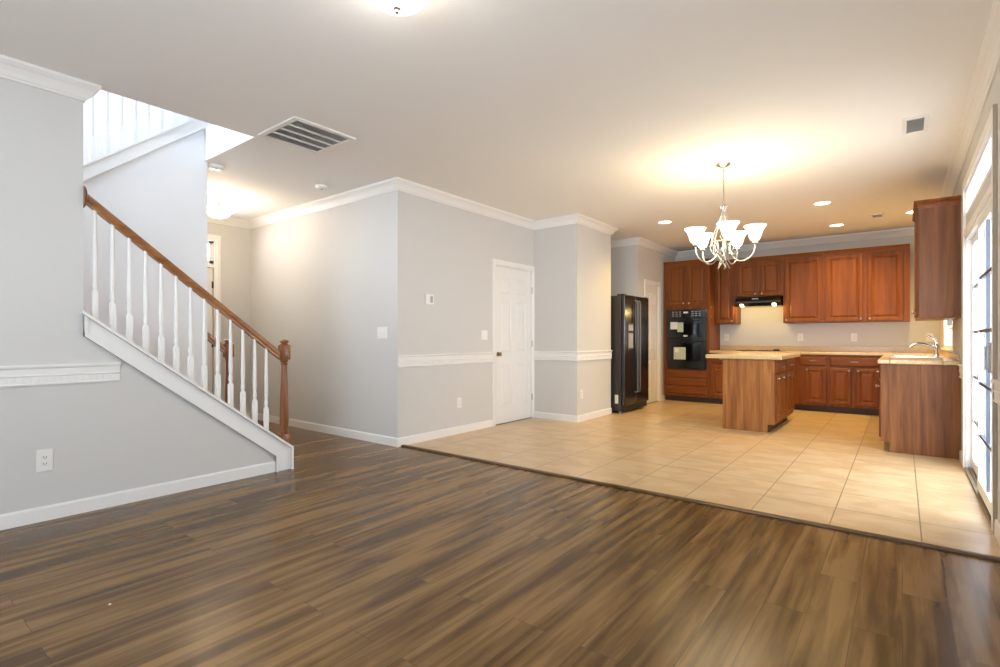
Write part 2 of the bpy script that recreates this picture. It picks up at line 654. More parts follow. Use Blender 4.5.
# front wall with entrance opening
FY0, FY1 = 2.16, 3.07
b_ = MB()
b_.box(XF - 0.12, XF, YE - 0.1, FY0, 0, ZC)
b_.box(XF - 0.12, XF, FY1, YH + 0.1, 0, ZC)
b_.box(XF - 0.12, XF, FY0, FY1, 2.42, ZC)
struct('wall_front', b_, M['wall'], 'beige hall wall with the front door')
# stairwell shell up to the next storey
b_ = MB()
b_.box(HX0 - 0.1, HX0, -1.05, YE - 0.1, 0, 3.8)
b_.box(HX0 - 0.1, HX0, -1.05, 3.4, 3.8, 5.3)
b_.box(HX0 - 0.1, HX0, YE - 0.1, 3.4, CT, 3.8)
struct('wall_stairwell_outer', b_, M['white_wall'], 'white outer wall of the stairwell above the upper flight')
b_ = MB()
b_.box(HX0, XL, -1.05, -0.95, 0, 2.6)
b_.box(HX0, -6.0, -1.05, -0.95, 2.6, 4.6)
b_.box(-4.3, XL, -1.05, -0.95, 2.6, 4.6)
b_.box(HX0, XL, -1.05, -0.95, 4.6, 5.3)
struct('wall_stairwell_landing', b_, M['white_wall'], 'white wall with a window above the stair landing')
b_ = MB().box(HX1, HX1 + 0.1, -1.05, 3.4, CT, 5.3)
struct('wall_stairwell_inner', b_, M['white_wall'], 'white upper storey wall over the living room edge')
b_ = MB().box(HX0 - 0.1, HX1 + 0.1, 3.4, 3.5, CT, 5.3)
struct('wall_upstairs', b_, M['white_wall'], 'white wall at the end of the upstairs hallway')
b_ = MB().box(HX0 - 0.1, HX1 + 0.1, -1.05, 3.5, 5.3, 5.4)
struct('ceiling_upstairs', b_, M['white_wall'], 'white ceiling high above the stairwell')

# ------------------------------------------------------------------ mouldings
CROWN = [(0, -0.105), (0.012, -0.105), (0.016, -0.094), (0.022, -0.09), (0.034, -0.066), (0.052, -0.042), (0.068, -0.03), (0.074, -0.022), (0.080, -0.018), (0.080, 0), (0, 0)]
BASE = [(0, 0.09), (0.008, 0.09), (0.013, 0.078), (0.014, 0.0), (0, 0.0)]
RAIL = [(0, 0.062), (0.026, 0.062), (0.030, 0.055), (0.026, 0.044), (0.016, 0.038), (0.014, 0.004), (0.020, -0.004), (0.014, -0.012), (0.012, -0.05), (0.020, -0.056), (0.016, -0.065), (0, -0.065)]


def dentils(mb, x, ys, z, axis='y', out=1):
    for q in ys:
        if axis == 'y': mb.box(x, x + out * 0.018, q, q + 0.018, z - 0.042, z - 0.018)
        else: mb.box(q, q + 0.018, x, x + out * 0.018, z - 0.042, z - 0.018)


def frange(a, b, s):
    out = []
    while a < b:
        out.append(a)
        a += s
    return out


b_ = MB().sweep(CROWN, [(XL, YR), (XL, Y1 - 0.004), (XL - 0.12, Y1 - 0.004)], ZC)
struct('trim_3', b_, M['trim'], 'white crown moulding on the left wall, returning at the stairwell opening')
b_ = MB().sweep(CROWN, [(XF, YE + 0.012), (XF, YH), (XH, YH), (XH, YB), (XK, YB), (XK, 7.08), (-4.25, 7.08), (-4.25, 8.06), (XK, 8.06), (XK, YK), (XR, YK), (XR, YR), (XL, YR)], ZC)
struct('trim_4', b_, M['trim'], 'white crown moulding running round the hall, kitchen and right wall')
# baseboards
b_ = MB().sweep(BASE, [(XL, YR), (XL, 2.262)], 0)
struct('baseboard_left', b_, M['trim'], 'white baseboard along the left wall below the outlet')
b_ = MB().sweep(BASE, [(XF, 3.17), (XF, YH), (XH, YH), (XH, 5.115)], 0)
struct('baseboard_hall', b_, M['trim'], 'white baseboard along the hall and round the wall corner')
b_ = MB().sweep(BASE, [(XH, YB), (XK, YB), (XK, 7.08)], 0)
struct('baseboard_inner', b_, M['trim'], 'white baseboard round the boxed-out wall corner')
b_ = MB().sweep(BASE, [(XK, 9.075), (XK, 9.26)], 0)
struct('baseboard_pantry', b_, M['trim'], 'white baseboard piece between pantry door and tall oven cabinet')
b_ = MB().sweep(BASE, [(XR, 6.398), (XR, 6.05)], 0)
struct('baseboard_right_far', b_, M['trim'], 'white baseboard between sink cabinet and sliding door')
b_ = MB().sweep(BASE, [(XR, 4.085), (XR, YR)], 0)
struct('baseboard_right', b_, M['trim'], 'white baseboard on the near part of the right wall')
# chair rails
ZL = 0.897
b_ = MB().sweep(RAIL, [(XL, YR), (XL, 1.163)], ZL + 0.006)
dentils(b_, XL, frange(YR, 1.14, 0.036), ZL + 0.006)
struct('trim_5', b_, M['trim'], 'white chair rail on the left wall')
ZL = 0.888
b_ = MB().sweep(RAIL, [(XH, YH + 0.002), (XH, 5.115)], ZL)
dentils(b_, XH, frange(YH + 0.02, 5.09, 0.036), ZL)
struct('trim_6', b_, M['trim'], 'white chair rail between wall corner and panel door')
b_ = MB().sweep(RAIL, [(XH, YB), (XK, YB), (XK, 7.08)], ZL)
dentils(b_, XK, frange(YB + 0.02, 7.06, 0.036), ZL)
dentils(b_, YB, frange(XH + 0.03, XK, 0.036), ZL, 'x', -1)
struct('trim_7', b_, M['trim'], 'white chair rail round the boxed-out wall corner')
b_ = MB().sweep(RAIL, [(XR, 4.085), (XR, -0.36)], 0.83)
struct('trim_8', b_, M['trim'], 'white chair rail on the near right wall')
b_ = MB().sweep(RAIL, [(XR, 6.37), (XR, 6.05)], 0.83)
struct('trim_9', b_, M['trim'], 'short white chair rail between worktop and sliding door')


# ------------------------------------------------------------------ doors and windows
def casing(mb, a0, a1, ztop, w, t, z0=0.0):
    """flat casing in local X (front -Y): legs outside a0..a1 and head"""
    prof = [(0, 0), (0.006, -t * 0.6), (w * 0.35, -t * 0.75), (w * 0.45, -t), (w - 0.006, -t), (w, -t * 0.7), (w, 0)]
    mb.loft([[(a0 - o, d, z0) for o, d in prof], [(a0 - o, d, ztop + o) for o, d in prof],
             [(a1 + o, d, ztop + o) for o, d in prof], [(a1 + o, d, z0) for o, d in prof]], True, True, True)


def six_panel(mb, w, h, t=0.035, y=0.0):
    """leaf in local x 0..w, front at y facing -Y"""
    st = w * 0.155
    mid = w * 0.13
    rows = [(0.11 * h, 0.37 * h), (0.455 * h, 0.785 * h), (0.835 * h, 0.935 * h)]
    cols = [(st, (w - mid) / 2), ((w + mid) / 2, w - st)]
    mb.box(0, w, y + 0.010, y + t, 0, h)
    mb.box(0, st, y, y + 0.011, 0, h)
    mb.box(w - st, w, y, y + 0.011, 0, h)
    mb.box(cols[0][1], cols[1][0], y, y + 0.011, 0, h)
    zz = [0] + [q for r_ in rows for q in r_] + [h]
    for i in range(0, len(zz), 2):
        for c0, c1 in cols:
            mb.box(c0, c1, y, y + 0.011, zz[i], zz[i + 1])
    for c0, c1 in cols:
        for r0, r1 in rows:
            mb.rect_rings(c0, c1, r0, r1, [(0, y + 0.0105), (0.001, y + 0.001), (0.012, y + 0.0095), (0.02, y + 0.0095), (0.045, y + 0.002)])


def knob(parent, x, z, m, r=0.027, d=0.055, y=0.0, seg=18):
    mb = MB().lathe([(r * 1.1, 0), (r * 1.1, -0.006), (r * 0.45, -0.010), (r * 0.4, -d * 0.45), (r * 0.85, -d * 0.6), (r, -d * 0.78), (r * 0.8, -d * 0.95), (r * 0.3, -d)], (x, y, z), seg, 'y')
    return mb.build('door_knob', m, parent, True)


def hinges(parent, x, zs, m, y=-0.004):
    for z in zs:
        MB().lathe([(0.006, -0.045), (0.006, 0.045)], (x, y, z), 10).box(x - 0.012, x + 0.012, y + 0.002, y + 0.006, z - 0.044, z + 0.044).build('hinge', m, parent)


# door_1: white panel door in the inner wall (faces +X): local x -> world +Y
d = sthing('door_1', 'white six-panel door with round knob beside the boxed-out corner', (XH, 5.19, 0), rad(90))
mb = MB(); six_panel(mb, 0.824, 2.055, 0.035, 0.018); o = mb.build('door_leaf', M['door'], d); o.location = (0.008, 0, 0.010)
mb = MB(); casing(mb, 0.0, 0.84, 2.075, 0.07, 0.016)
mb.box(0.006, 0.022, 0.055, 0.07, 0.011, 2.065).box(0.818, 0.834, 0.055, 0.07, 0.011, 2.065).box(0.022, 0.818, 0.055, 0.07, 2.045, 2.065)
mb.box(0, 0.006, 0, 0.1, 0, 2.075).box(0.834, 0.84, 0, 0.1, 0, 2.075).box(0, 0.84, 0, 0.1, 2.068, 2.0745)
mb.build('door_frame', M['trim'], d)
knob(d, 0.075, 0.92, M['brass'], y=0.018)
hinges(d, 0.835, (0.3, 1.05, 1.80), M['nickel'])
MB().box(0, 0.84, 0.0, 0.1, 0.002, 0.009).build('threshold', M['track'], d)

# door_2: pantry door on the kitchen side wall
d = sthing('door_2', 'narrow white six-panel pantry door between refrigerator and oven cabinet', (XK, 8.42, 0), rad(90))
mb = MB(); six_panel(mb, 0.546, 2.02, 0.035, 0.014); o = mb.build('door_leaf', M['door'], d); o.location = (0.007, 0, 0.012)
mb = MB(); casing(mb, 0.0, 0.56, 2.04, 0.085, 0.016)
mb.box(0.006, 0.02, 0.051, 0.065, 0.011, 2.03).box(0.54, 0.554, 0.051, 0.065, 0.011, 2.03).box(0.02, 0.54, 0.051, 0.065, 2.01, 2.03)
mb.box(0, 0.006, 0, 0.1, 0, 2.04).box(0.554, 0.56, 0, 0.1, 0, 2.04).box(0, 0.56, 0, 0.1, 2.033, 2.0395)
mb.build('door_frame', M['trim'], d)
MB().box(0, 0.56, 0.0, 0.1, 0.003, 0.011).build('threshold', M['track'], d)
hinges(d, 0.004, (0.3, 1.05, 1.80), M['nickel'])

# door_3: front door with transom light (faces +X)
d = sthing('door_3', 'white front door with a small transom light at the end of the hall', (XF, FY0, 0), rad(90))
mb = MB(); six_panel(mb, 0.89, 2.05, 0.045, 0.02); o = mb.build('door_leaf', M['door'], d); o.location = (0.01, 0, 0.012)
mb = MB(); casing(mb, 0.0, 0.91, 2.42, 0.085, 0.018)
mb.box(0, 0.025, 0.068, 0.085, 0.0, 2.07).box(0.885, 0.91, 0.068, 0.085, 0.0, 2.07).box(0.025, 0.885, 0.068, 0.085, 0.0, 0.02).box(0.025, 0.885, 0.068, 0.085, 2.04, 2.07)
mb.box(0, 0.91, 0, 0.12, 2.07, 2.12)
for a_ in (0.0, 0.86): mb.box(a_, a_ + 0.05, 0.02, 0.09, 2.12, 2.42)
for a_ in (0.29, 0.59): mb.box(a_ - 0.012, a_ + 0.012, 0.03, 0.08, 2.12, 2.42)
mb.box(0, 0.91, 0.02, 0.09, 2.12, 2.16).box(0, 0.91, 0.02, 0.09, 2.39, 2.42)
mb.build('door_frame', M['trim'], d)
MB().box(0.05, 0.86, 0.05, 0.054, 2.16, 2.39).build('transom_glass', M['glass'], d)
knob(d, 0.07, 0.95, M['brass'], y=0.02)
hinges(d, 0.900, (0.3, 1.05, 1.84), M['black_matt'], 0.01)

# door_4: sliding glass door (faces -X): local x -> world -Y, origin at far end
d = sthing('door_4', 'white sliding glass patio door with grilles on the right wall', (XR, DY1, 0), rad(-90))
DW = DY1 - DY0
mb = MB()
mb.box(0, 0.021, -0.002, 0.12, 0, DZ).box(DW - 0.021, DW, -0.002, 0.12, 0, DZ).box(0, DW, -0.002, 0.12, DZ - 0.035, DZ)
mb.build('door_frame', M['vinyl'], d)
MB().box(0.0, DW, -0.012, 0.12, 0.002, 0.022).box(0.03, DW - 0.03, 0.012, 0.018, 0.022, 0.034).box(0.03, DW - 0.03, 0.048, 0.054, 0.022, 0.034).box(0.03, DW - 0.03, 0.098, 0.104, 0.022, 0.034).build('door_track', M['track'], d)


def slider(x0, x1, y, name):
    fr_ = MB()
    s = 0.065
    z0, z1 = 0.036, DZ - 0.036
    fr_.box(x0, x0 + s, y, y + 0.032, z0, z1, 0.004).box(x1 - s, x1, y, y + 0.032, z0, z1, 0.004)
    fr_.box(x0 + s, x1 - s, y, y + 0.032, z0, z0 + 0.08).box(x0 + s, x1 - s, y, y + 0.032, z1 - 0.055, z1)
    p = fr_.build(name, M['vinyl'], d)
    MB().box(x0 + s, x1 - s, y + 0.012, y + 0.020, z0 + 0.08, z1 - 0.055).build('glass_pane', M['glass'], p)
    gr = MB()
    for z in (0.43, 0.805, 1.18, 1.56):
        gr.box(x0 + s, x1 - s, y + 0.006, y + 0.026, z - 0.011, z + 0.011)
    xm = (x0 + x1) / 2
    gr.box(xm - 0.011, xm + 0.011, y + 0.006, y + 0.026, z0 + 0.08, z1 - 0.055)
    gr.build('grille', M['muntin'], p)
    return p


slider(0.022, DW / 2 + 0.035, 0.036, 'fixed_panel')
p = slider(DW / 2 - 0.035, DW - 0.022, 0.000, 'sliding_panel')
MB().box(DW - 0.080, DW - 0.030, -0.022, 0.0, 0.92, 1.10, 0.003).box(DW - 0.064, DW - 0.046, -0.036, -0.006, 0.94, 0.955).box(DW - 0.064, DW - 0.046, -0.036, -0.006, 1.065, 1.08).box(DW - 0.064, DW - 0.046, -0.042, -0.032, 0.94, 1.08, 0.003).build('door_handle', M['grey_plastic'], p)
# shared casing round the door and the transom above it
mb = MB()
cw = 0.085
mb.box(-cw, 0, -0.017, 0, 0, TZ1 + cw - 0.01).box(DW, DW + cw, -0.017, 0, 0, TZ1 + cw - 0.01)
mb.box(0, DW, -0.017, 0, TZ1, TZ1 + cw - 0.01)
mb.box(0, DW, -0.014, 0, DZ, DZ + 0.05)
mb.build('casing', M['trim'], d)
MB().box(DW + cw, DW + cw + 0.012, -0.019, -0.0004, 0.0, TZ1 + cw - 0.01).build('casing_shade_strip', M['edge_shade'], d)  # added strip, coloured grey-brown for the shade on the near casing edge
# window_1: transom over the sliding door
w = sthing('window_1', 'long transom window above the sliding door', (XR, DY1, TZ0), rad(-90))
mb = MB()
hh = TZ1 - TZ0
mb.box(0, 0.03, 0.0, 0.12, 0, hh).box(DW - 0.03, DW, 0.0, 0.12, 0, hh).box(0, DW, 0.0, 0.12, 0, 0.03).box(0, DW, 0.0, 0.12, hh - 0.03, hh)
mb.box(DW / 2 - 0.025, DW / 2 + 0.025, 0.02, 0.10, 0, hh)
mb.build('window_frame', M['vinyl'], w)
MB().box(0.03, DW - 0.03, 0.07, 0.076, 0.03, hh - 0.03).build('glass_pane', M['glass'], w)
# window_2: kitchen window by the sink
w = sthing('window_2', 'kitchen window above the sink, half hidden by the wall cabinet', (XR, WY1, WZ0), rad(-90))
ww, hh = WY1 - WY0, WZ1 - WZ0
mb = MB()
mb.box(0, 0.045, 0.0, 0.12, 0, hh).box(ww - 0.045, ww, 0.0, 0.12, 0, hh).box(0, ww, 0.0, 0.12, 0, 0.04).box(0, ww, 0.0, 0.12, hh - 0.045, hh)
mb.box(0.04, ww - 0.04, 0.05, 0.09, hh / 2 - 0.02, hh / 2 + 0.02)
mb.build('window_frame', M['vinyl'], w)
MB().box(0.045, ww - 0.045, 0.075, 0.08, 0.04, hh - 0.045).build('glass_pane', M['glass'], w)
MB().box(-0.04, ww + 0.04, -0.03, 0.0, -0.02, 0.0, 0.003).build('window_sill', M['trim'], w)
bl = MB()
for z in frange(0.03, 0.24, 0.024):
    bl.prism([(0.018, z), (0.020, z), (0.044, z + 0.018), (0.042, z + 0.018)], 'x', 0.05, ww - 0.05)
bl.build('blind_slats', M['blind'], w)

# window 3 (right wall, unseen, added for daylight), 4 (rear wall), 5 and 6 (stairwell)
def plain_window(name, label, loc, rz, w_, h_):
    q = sthing(name, label, loc, rz)
    mb_ = MB()
    mb_.box(0, 0.05, 0.02, 0.08, 0, h_).box(w_ - 0.05, w_, 0.02, 0.08, 0, h_).box(0, w_, 0.02, 0.08, 0, 0.05).box(0, w_, 0.02, 0.08, h_ - 0.05, h_)
    mb_.box(0.05, w_ - 0.05, 0.03, 0.07, h_ / 2 - 0.02, h_ / 2 + 0.02)
    mb_.build('window_frame', M['vinyl'], q)
    MB().box(0.05, w_ - 0.05, 0.05, 0.055, 0.05, h_ - 0.05).build('glass_pane', M['glass'], q)


plain_window('added_window_3', 'unseen living room window added in the right wall for daylight', (XR, -0.4, 0.8), rad(-90), 1.8, 1.5)
plain_window('window_4', 'living room window in the rear wall', (-0.05, YR, 0.7), rad(180), 1.7, 1.5)
plain_window('window_5', 'stairwell window above the landing', (-4.3, -0.95, 2.6), rad(180), 1.7, 2.0)

# outside: patio slab and a pale boundary wall
struct('patio_ground', MB().box(XR + W, 14, -6, 18, -0.3, -0.06), M['concrete'], 'pale patio outside the sliding door')

# ------------------------------------------------------------------ staircase
st = thing('staircase', 'white U-shaped staircase with stringer along the living room wall', 'staircase', (-4.6, 2.35, 0))
RISE, RUN = 0.19, 0.247
YT = 2.33
mb = MB()
pts = [(YT, 0)]
y, z = YT, 0.0
for i in range(8):
    z += RISE
    pts.append((y, z - 0.025))
    y -= RUN
    if i < 7: pts.append((y, z - 0.025))
pts += [(-0.94, 8 * RISE - 0.025), (-0.94, 0)]
mb.prism(pts, 'x', XM + 0.001, XL - 0.121)
mb.build('lower_flight', M['trim'], st, world=True)
for i in range(7):
    yy = YT - RUN * i
    MB().box(XM + 0.001, XL - 0.121, yy - RUN, yy + 0.025, RISE * (i + 1) - 0.025, RISE * (i + 1), 0.005).build('tread', M['newel'], st, world=True)
LZ = 8 * RISE
MB().box(HX0 + 0.001, XL - 0.121, -0.94, YT - 7 * RUN + 0.02, LZ - 0.025, LZ).build('landing', M['newel'], st, world=True)
mb = MB()
y, z = 0.22, LZ
pts = [(y, LZ)]
for i in range(8):
    z += RISE
    pts.append((y, z - 0.025))
    y += 0.2335
    pts.append((y, z - 0.025))
ylast = y
pts2 = [(min(p_[0], YE - 0.014), p_[1]) for p_ in pts]
pts2.append((YE - 0.014, up_bot(YE) - 0.02))
pts2.append((0.25, LZ))
mb.prism(pts2, 'x', HX0 + 0.001, XM - 0.121)
mb.build('upper_flight', M['trim'], st, world=True)
for i in range(7):
    yy = 0.22 + 0.2335 * i
    MB().box(HX0 + 0.001, XM - 0.13, yy - 0.02, yy + 0.2335, LZ + RISE * (i + 1) - 0.025, LZ + RISE * (i + 1), 0.005).build('tread', M['newel'], st, world=True)
# lower stringer with its sloping cap
def lo_top(y): return 1.298 - SL * (y - Y1)
mb = MB()
mb.prism([(Y1, lo_top(Y1) - 0.022), (2.390, lo_top(2.39) - 0.022), (2.390, 0), (2.262, 0), (2.262, 0.132), (Y1, 1.143)], 'x', XL - 0.12, XL + 0.016)
mb.prism([(Y1, 1.143), (Y1, 1.172), (2.262, 0.161), (2.262, 0.132)], 'x', XL + 0.001, XL + 0.034)
mb.prism([(2.262, 0.0), (2.262, 0.15), (2.280, 0.132), (2.280, 0.0)], 'x', XL + 0.001, XL + 0.032)
mb.prism([(Y1 + 0.018, 1.158), (Y1, 1.143), (Y1, lo_top(Y1) - 0.022), (Y1 + 0.018, lo_top(Y1 + .018) - 0.022)], 'x', XL + 0.001, XL + 0.032)
mb.build('stringer', M['trim'], st, world=True)
mb = MB()
mb.prism([(Y1 - 0.012, lo_top(Y1 - 0.012)), (2.404, lo_top(2.404)), (2.404, 0.0), (2.390, 0.0), (2.390, lo_top(2.39) - 0.02), (Y1 - 0.012, lo_top(Y1 - 0.012) - 0.02)], 'x', XL - 0.13, XL + 0.052)
mb.build('stringer_cap', M['trim'], st, world=True)
# upper stringer
ya, yb = 0.2, YE - 0.02
mb = MB()
mb.prism([(ya, up_bot(ya)), (yb, up_bot(yb)), (yb, up_top(yb) - 0.02), (ya, up_top(ya) - 0.02)], 'x', XM - 0.119, XM + 0.015)
mb.prism([(ya, up_bot(ya)), (ya, up_bot(ya) + 0.025), (yb, up_bot(yb) + 0.025), (yb, up_bot(yb))], 'x', XM + 0.014, XM + 0.034)
mb.build('stringer', M['trim'], st, world=True)
mb = MB().prism([(ya, up_top(ya) - 0.02), (yb, up_top(yb) - 0.02), (yb, up_top(yb)), (ya, up_top(ya))], 'x', XM - 0.13, XM + 0.03)
mb.build('stringer_cap', M['trim'], st, world=True)

# ------------------------------------------------------------------ stair railing
def baluster_mesh(h, slope, blk=0.19):
    mb_ = MB()
    s = 0.0165
    e = abs(slope) * s + 0.004
    mb_.box(-s, s, -s, s, -e, blk, 0.002)
    mb_.lathe([(0.0165, blk - 0.002), (0.0165, blk + 0.004), (0.011, blk + 0.014), (0.011, blk + 0.02), (0.0155, blk + 0.03), (0.0160, blk + 0.045), (0.0125, blk + 0.075), (0.0115, blk + 0.085), (0.0145, blk + 0.092), (0.0155, blk + 0.14), (0.0135, blk + 0.28), (0.0105, h - 0.02), (0.0105, h + 0.03)], (0, 0, 0), 14)
    return mb_


RAILP = [(-0.030, 0.0), (-0.022, -0.012), (-0.022, -0.026), (0.022, -0.026), (0.022, -0.012), (0.030, 0.0), (0.031, 0.022), (0.022, 0.040), (0.008, 0.048), (-0.008, 0.048), (-0.022, 0.040), (-0.031, 0.022)]
XB = XL - 0.03   # centre line of the railing


def newel(parent, x, y, zb, ztop, name='newel_post'):
    """square base block from zb, turned shaft, square top block, turned cap"""
    mb_ = MB()
    s = 0.040
    q = 0.040
    bt = zb + 0.11
    kt = ztop - 0.047
    kb = kt - 0.13
    mb_.box(x - q, x + q, y - q, y + q, zb, bt, 0.006)
    mb_.box(x - s, x + s, y - s, y + s, kb, kt, 0.010)
    H = kb - bt
    mb_.lathe([(0.030, bt - 0.004), (0.036, bt + 0.012), (0.030, bt + 0.024), (0.033, bt + 0.04), (0.037, bt + 0.10), (0.034, bt + 0.45 * H), (0.026, bt + 0.78 * H), (0.023, kb - 0.06), (0.023, kb - 0.045), (0.032, kb - 0.036), (0.024, kb - 0.026), (0.033, kb - 0.012), (0.033, kb + 0.006)], (x, y, 0), 20)
    p_ = mb_.build(name, M['newel'], parent, True, world=True)
    c_ = MB().lathe([(0.034, kt - 0.004), (0.036, kt + 0.004), (0.026, kt + 0.010), (0.028, kt + 0.018), (0.038, kt + 0.026), (0.037, kt + 0.034), (0.026, kt + 0.043), (0.010, kt + 0.047)], (x, y, 0), 20)
    c_.build('newel_cap', M['newel'], p_, True, world=True)
    return p_


def lo_rail(y): return 2.016 - 0.793 * (y - Y1)
rl = thing('stair_railing', 'oak handrail with thirteen white balusters and newel post on the living room stringer', 'stair railing', (XB, 2.34, 0))
mb = MB().bar(RAILP, (XB, Y1 + 0.012, lo_rail(Y1) + 0.026), (XB, 2.31, lo_rail(2.31) + 0.026))
mb.build('handrail', M['rail'], rl, True, world=True)
MB().lathe([(0.072, 0.0), (0.072, 0.010), (0.060, 0.016)], (XB, Y1, lo_rail(Y1) + 0.035), 24, 'y').build('wall_rosette', M['newel'], rl, True, world=True)
bal0 = None
for i in range(13):
    yy = 1.036 + 0.0972 * i
    if bal0 is None:
        bal0 = baluster_mesh(0.70, SL).build('baluster', M['trim'], rl, True)
        bb = bal0
    else:
        bb = bal0.copy()
        COL.objects.link(bb)
        bb.parent = rl
    bb.location = (0, yy - 2.34, lo_top(yy))
newel(rl, XB, 2.362, lo_top(2.362) - 0.03, 1.118)
# short railing on the hall side of the first steps
r2 = thing('stair_railing', 'short oak railing with newel post where the wall between the flights ends', 'stair railing', (XM - 0.05, 2.31, 0))
newel(r2, XM - 0.05, 2.315, 0.0, 1.12)
MB().bar(RAILP, (XM - 0.05, YE + 0.014, 1.155), (XM - 0.05, 2.28, 1.005)).build('handrail', M['rail'], r2, True, world=True)
# railing of the upper flight
r3 = thing('stair_railing', 'white balusters standing on the sloping upper stringer, seen through the ceiling opening', 'stair railing', (XM - 0.05, 0.3, 0))
bal1 = None
yy = 0.36
while yy < YE - 0.06:
    if bal1 is None:
        bal1 = baluster_mesh(0.74, 0.787).build('baluster', M['trim'], r3, True)
        bb = bal1
    else:
        bb = bal1.copy()
        COL.objects.link(bb)
        bb.parent = r3
    bb.location = (0, yy - 0.3, up_top(yy))
    yy += 0.0985
MB().bar(RAILP, (XM - 0.05, 0.25, up_top(0.25) + 0.78), (XM - 0.05, YE, up_top(YE) + 0.78)).build('handrail', M['rail'], r3, True, world=True)

# ------------------------------------------------------------------ cabinets
def raised_door(w_, h_, t=0.02, fr=0.055):
    return MB().rect_rings(0, w_, 0, h_, [(0, 0), (0, -t + 0.006), (0.006, -t), (fr - 0.010, -t), (fr - 0.004, -t + 0.003), (fr, -t + 0.013), (fr + 0.012, -t + 0.013), (fr + 0.034, -t + 0.001), (fr + 0.038, -t + 0.001)])


def slab_drawer(w_, h_, t=0.02):
    return MB().rect_rings(0, w_, 0, h_, [(0, 0), (0, -t + 0.009), (0.012, -t + 0.003), (0.016, -t), (0.02, -t)])


def cab_knob(parent, x, z, y=-0.02):
    MB().lathe([(0.007, 0), (0.006, -0.012), (0.013, -0.017), (0.0155, -0.023), (0.012, -0.029), (0.004, -0.031)], (x, y, z), 14, 'y').build('knob', M['nickel'], parent, True)


def door_on(root, x, z, w_, h_, kx=None, kz=None):
    o_ = raised_door(w_, h_).build('door', M['cab'], root, False)
    o_.location = (x, 0, z)
    if kx is not None: cab_knob(o_, kx, kz)
    return o_


def drawer_on(root, x, z, w_, h_, knobs=True):
    o_ = slab_drawer(w_, h_).build('drawer', M['cab_h'], root, False)
    o_.location = (x, 0, z)
    if knobs:
        c_ = w_ / 2
        zc_ = h_ / 2
        MB().tube([(c_ - 0.048, -0.020, zc_), (c_ - 0.046, -0.040, zc_), (c_ - 0.036, -0.046, zc_), (c_ + 0.036, -0.046, zc_), (c_ + 0.046, -0.040, zc_), (c_ + 0.048, -0.020, zc_)], 0.0065, 8).build('pull', M['nickel'], o_, True)
    return o_


def body(root, w_, dpt, z0, z1, side=0.0, m='cab'):
    return MB().box(0, w_, 0.0, dpt, z0, z1).build('body', M[m], root)


def kick(root, w_, dpt, h_=0.10, x0=0.0):
    return MB().box(x0, w_, 0.07, dpt, 0.003, h_).build('toe_kick', M['kick'], root)


CP = [(0, -0.016), (0.007, -0.016), (0.010, 0.004), (0.018, 0.024), (0.032, 0.040), (0.038, 0.044), (0.038, 0.058), (0, 0.058)]


def cab_crown(root, w_, dpt, z, left=False, right=False):
    """small cap moulding; path runs along the front, room on the right of the path"""
    path = []
    if right: path += [(w_, right if right is not True else dpt)]
    path += [(w_, 0), (0, 0)]
    if left: path += [(0, dpt)]
    mb_ = MB().sweep(CP, path, z - 0.004, side=-1)
    mb_.box(0.002, w_ - 0.002, 0.002, dpt, z, z + 0.012)
    return mb_.build('crown', M['cab_h'], root)


YF = 9.20     # base cabinet fronts
YU = 9.50     # wall cabinet fronts
UZ0, UZ1 = 1.375, 2.415

# tall oven cabinet
TX0, TX1 = -3.405, -2.615
t = thing('oven_cabinet', 'tall reddish cabinet in the corner holding the double oven', 'cabinet', (TX0, YF, 0))
tw = TX1 - TX0
td = YK - YF - 0.002
OZ0, OZ1 = 0.575, 1.635
ox0, ox1 = 0.055, tw - 0.045
mb = MB()
mb.box(0, ox0 - 0.001, 0, td, 0.10, 2.44).box(ox1 + 0.001, tw, 0, td, 0.10, 2.44)
mb.box(ox0 - 0.001, ox1 + 0.001, 0, td, 0.10, OZ0 - 0.002).box(ox0 - 0.001, ox1 + 0.001, 0, td, OZ1 + 0.002, 2.44)
mb.box(ox0 - 0.001, ox1 + 0.001, td - 0.05, td, OZ0 - 0.002, OZ1 + 0.002)
mb.build('body', M['cab'], t)
kick(t, tw, td)
hw = (tw - 0.10) / 2 - 0.018
door_on(t, 0.060, 1.70, hw, 0.70, hw - 0.03, 0.04)
door_on(t, 0.060 + hw + 0.036, 1.70, hw, 0.70, 0.03, 0.04)
drawer_on(t, 0.055, 0.425, tw - 0.10, 0.135, False)
drawer_on(t, 0.055, 0.285, tw - 0.10, 0.130, False)
drawer_on(t, 0.055, 0.140, tw - 0.10, 0.135, False)
cab_crown(t, tw, td, 2.44, False, 0.255)
# two small round catches on its flank, as in the photo
for z in (1.50, 1.665):
    MB().lathe([(0.014, 0), (0.013, 0.010), (0.006, 0.014)], (tw, 0.10, z), 12, 'x').build('knob', M['nickel'], t, True)

ov = thing('double_oven', 'black built-in double wall oven with energy leaflets on its glass doors', 'oven', (TX0 + ox0, YF, OZ0))
ow, oh = ox1 - ox0, OZ1 - OZ0
MB().box(0.004, ow - 0.004, -0.004, td - 0.06, 0.003, oh - 0.003).build('body', M['black_matt'], ov)
pz = oh - 0.155
cp = MB().box(0.0, ow, -0.028, -0.004, pz, oh, 0.004).build('control_panel', M['black'], ov)
MB().box(0.30, 0.38, -0.030, -0.0275, pz + 0.085, pz + 0.115).build('clock_display', M['plastic'], cp)
mb = MB()
for i in range(8):
    for j in range(3):
        if i in (3, 4): continue
        xx = 0.10 + i * 0.062 + (0.03 if i > 4 else 0)
        mb.box(xx, xx + 0.036, -0.0295, -0.0275, pz + 0.035 + j * 0.035, pz + 0.046 + j * 0.035)
mb.build('button_marking', M['display'], cp)


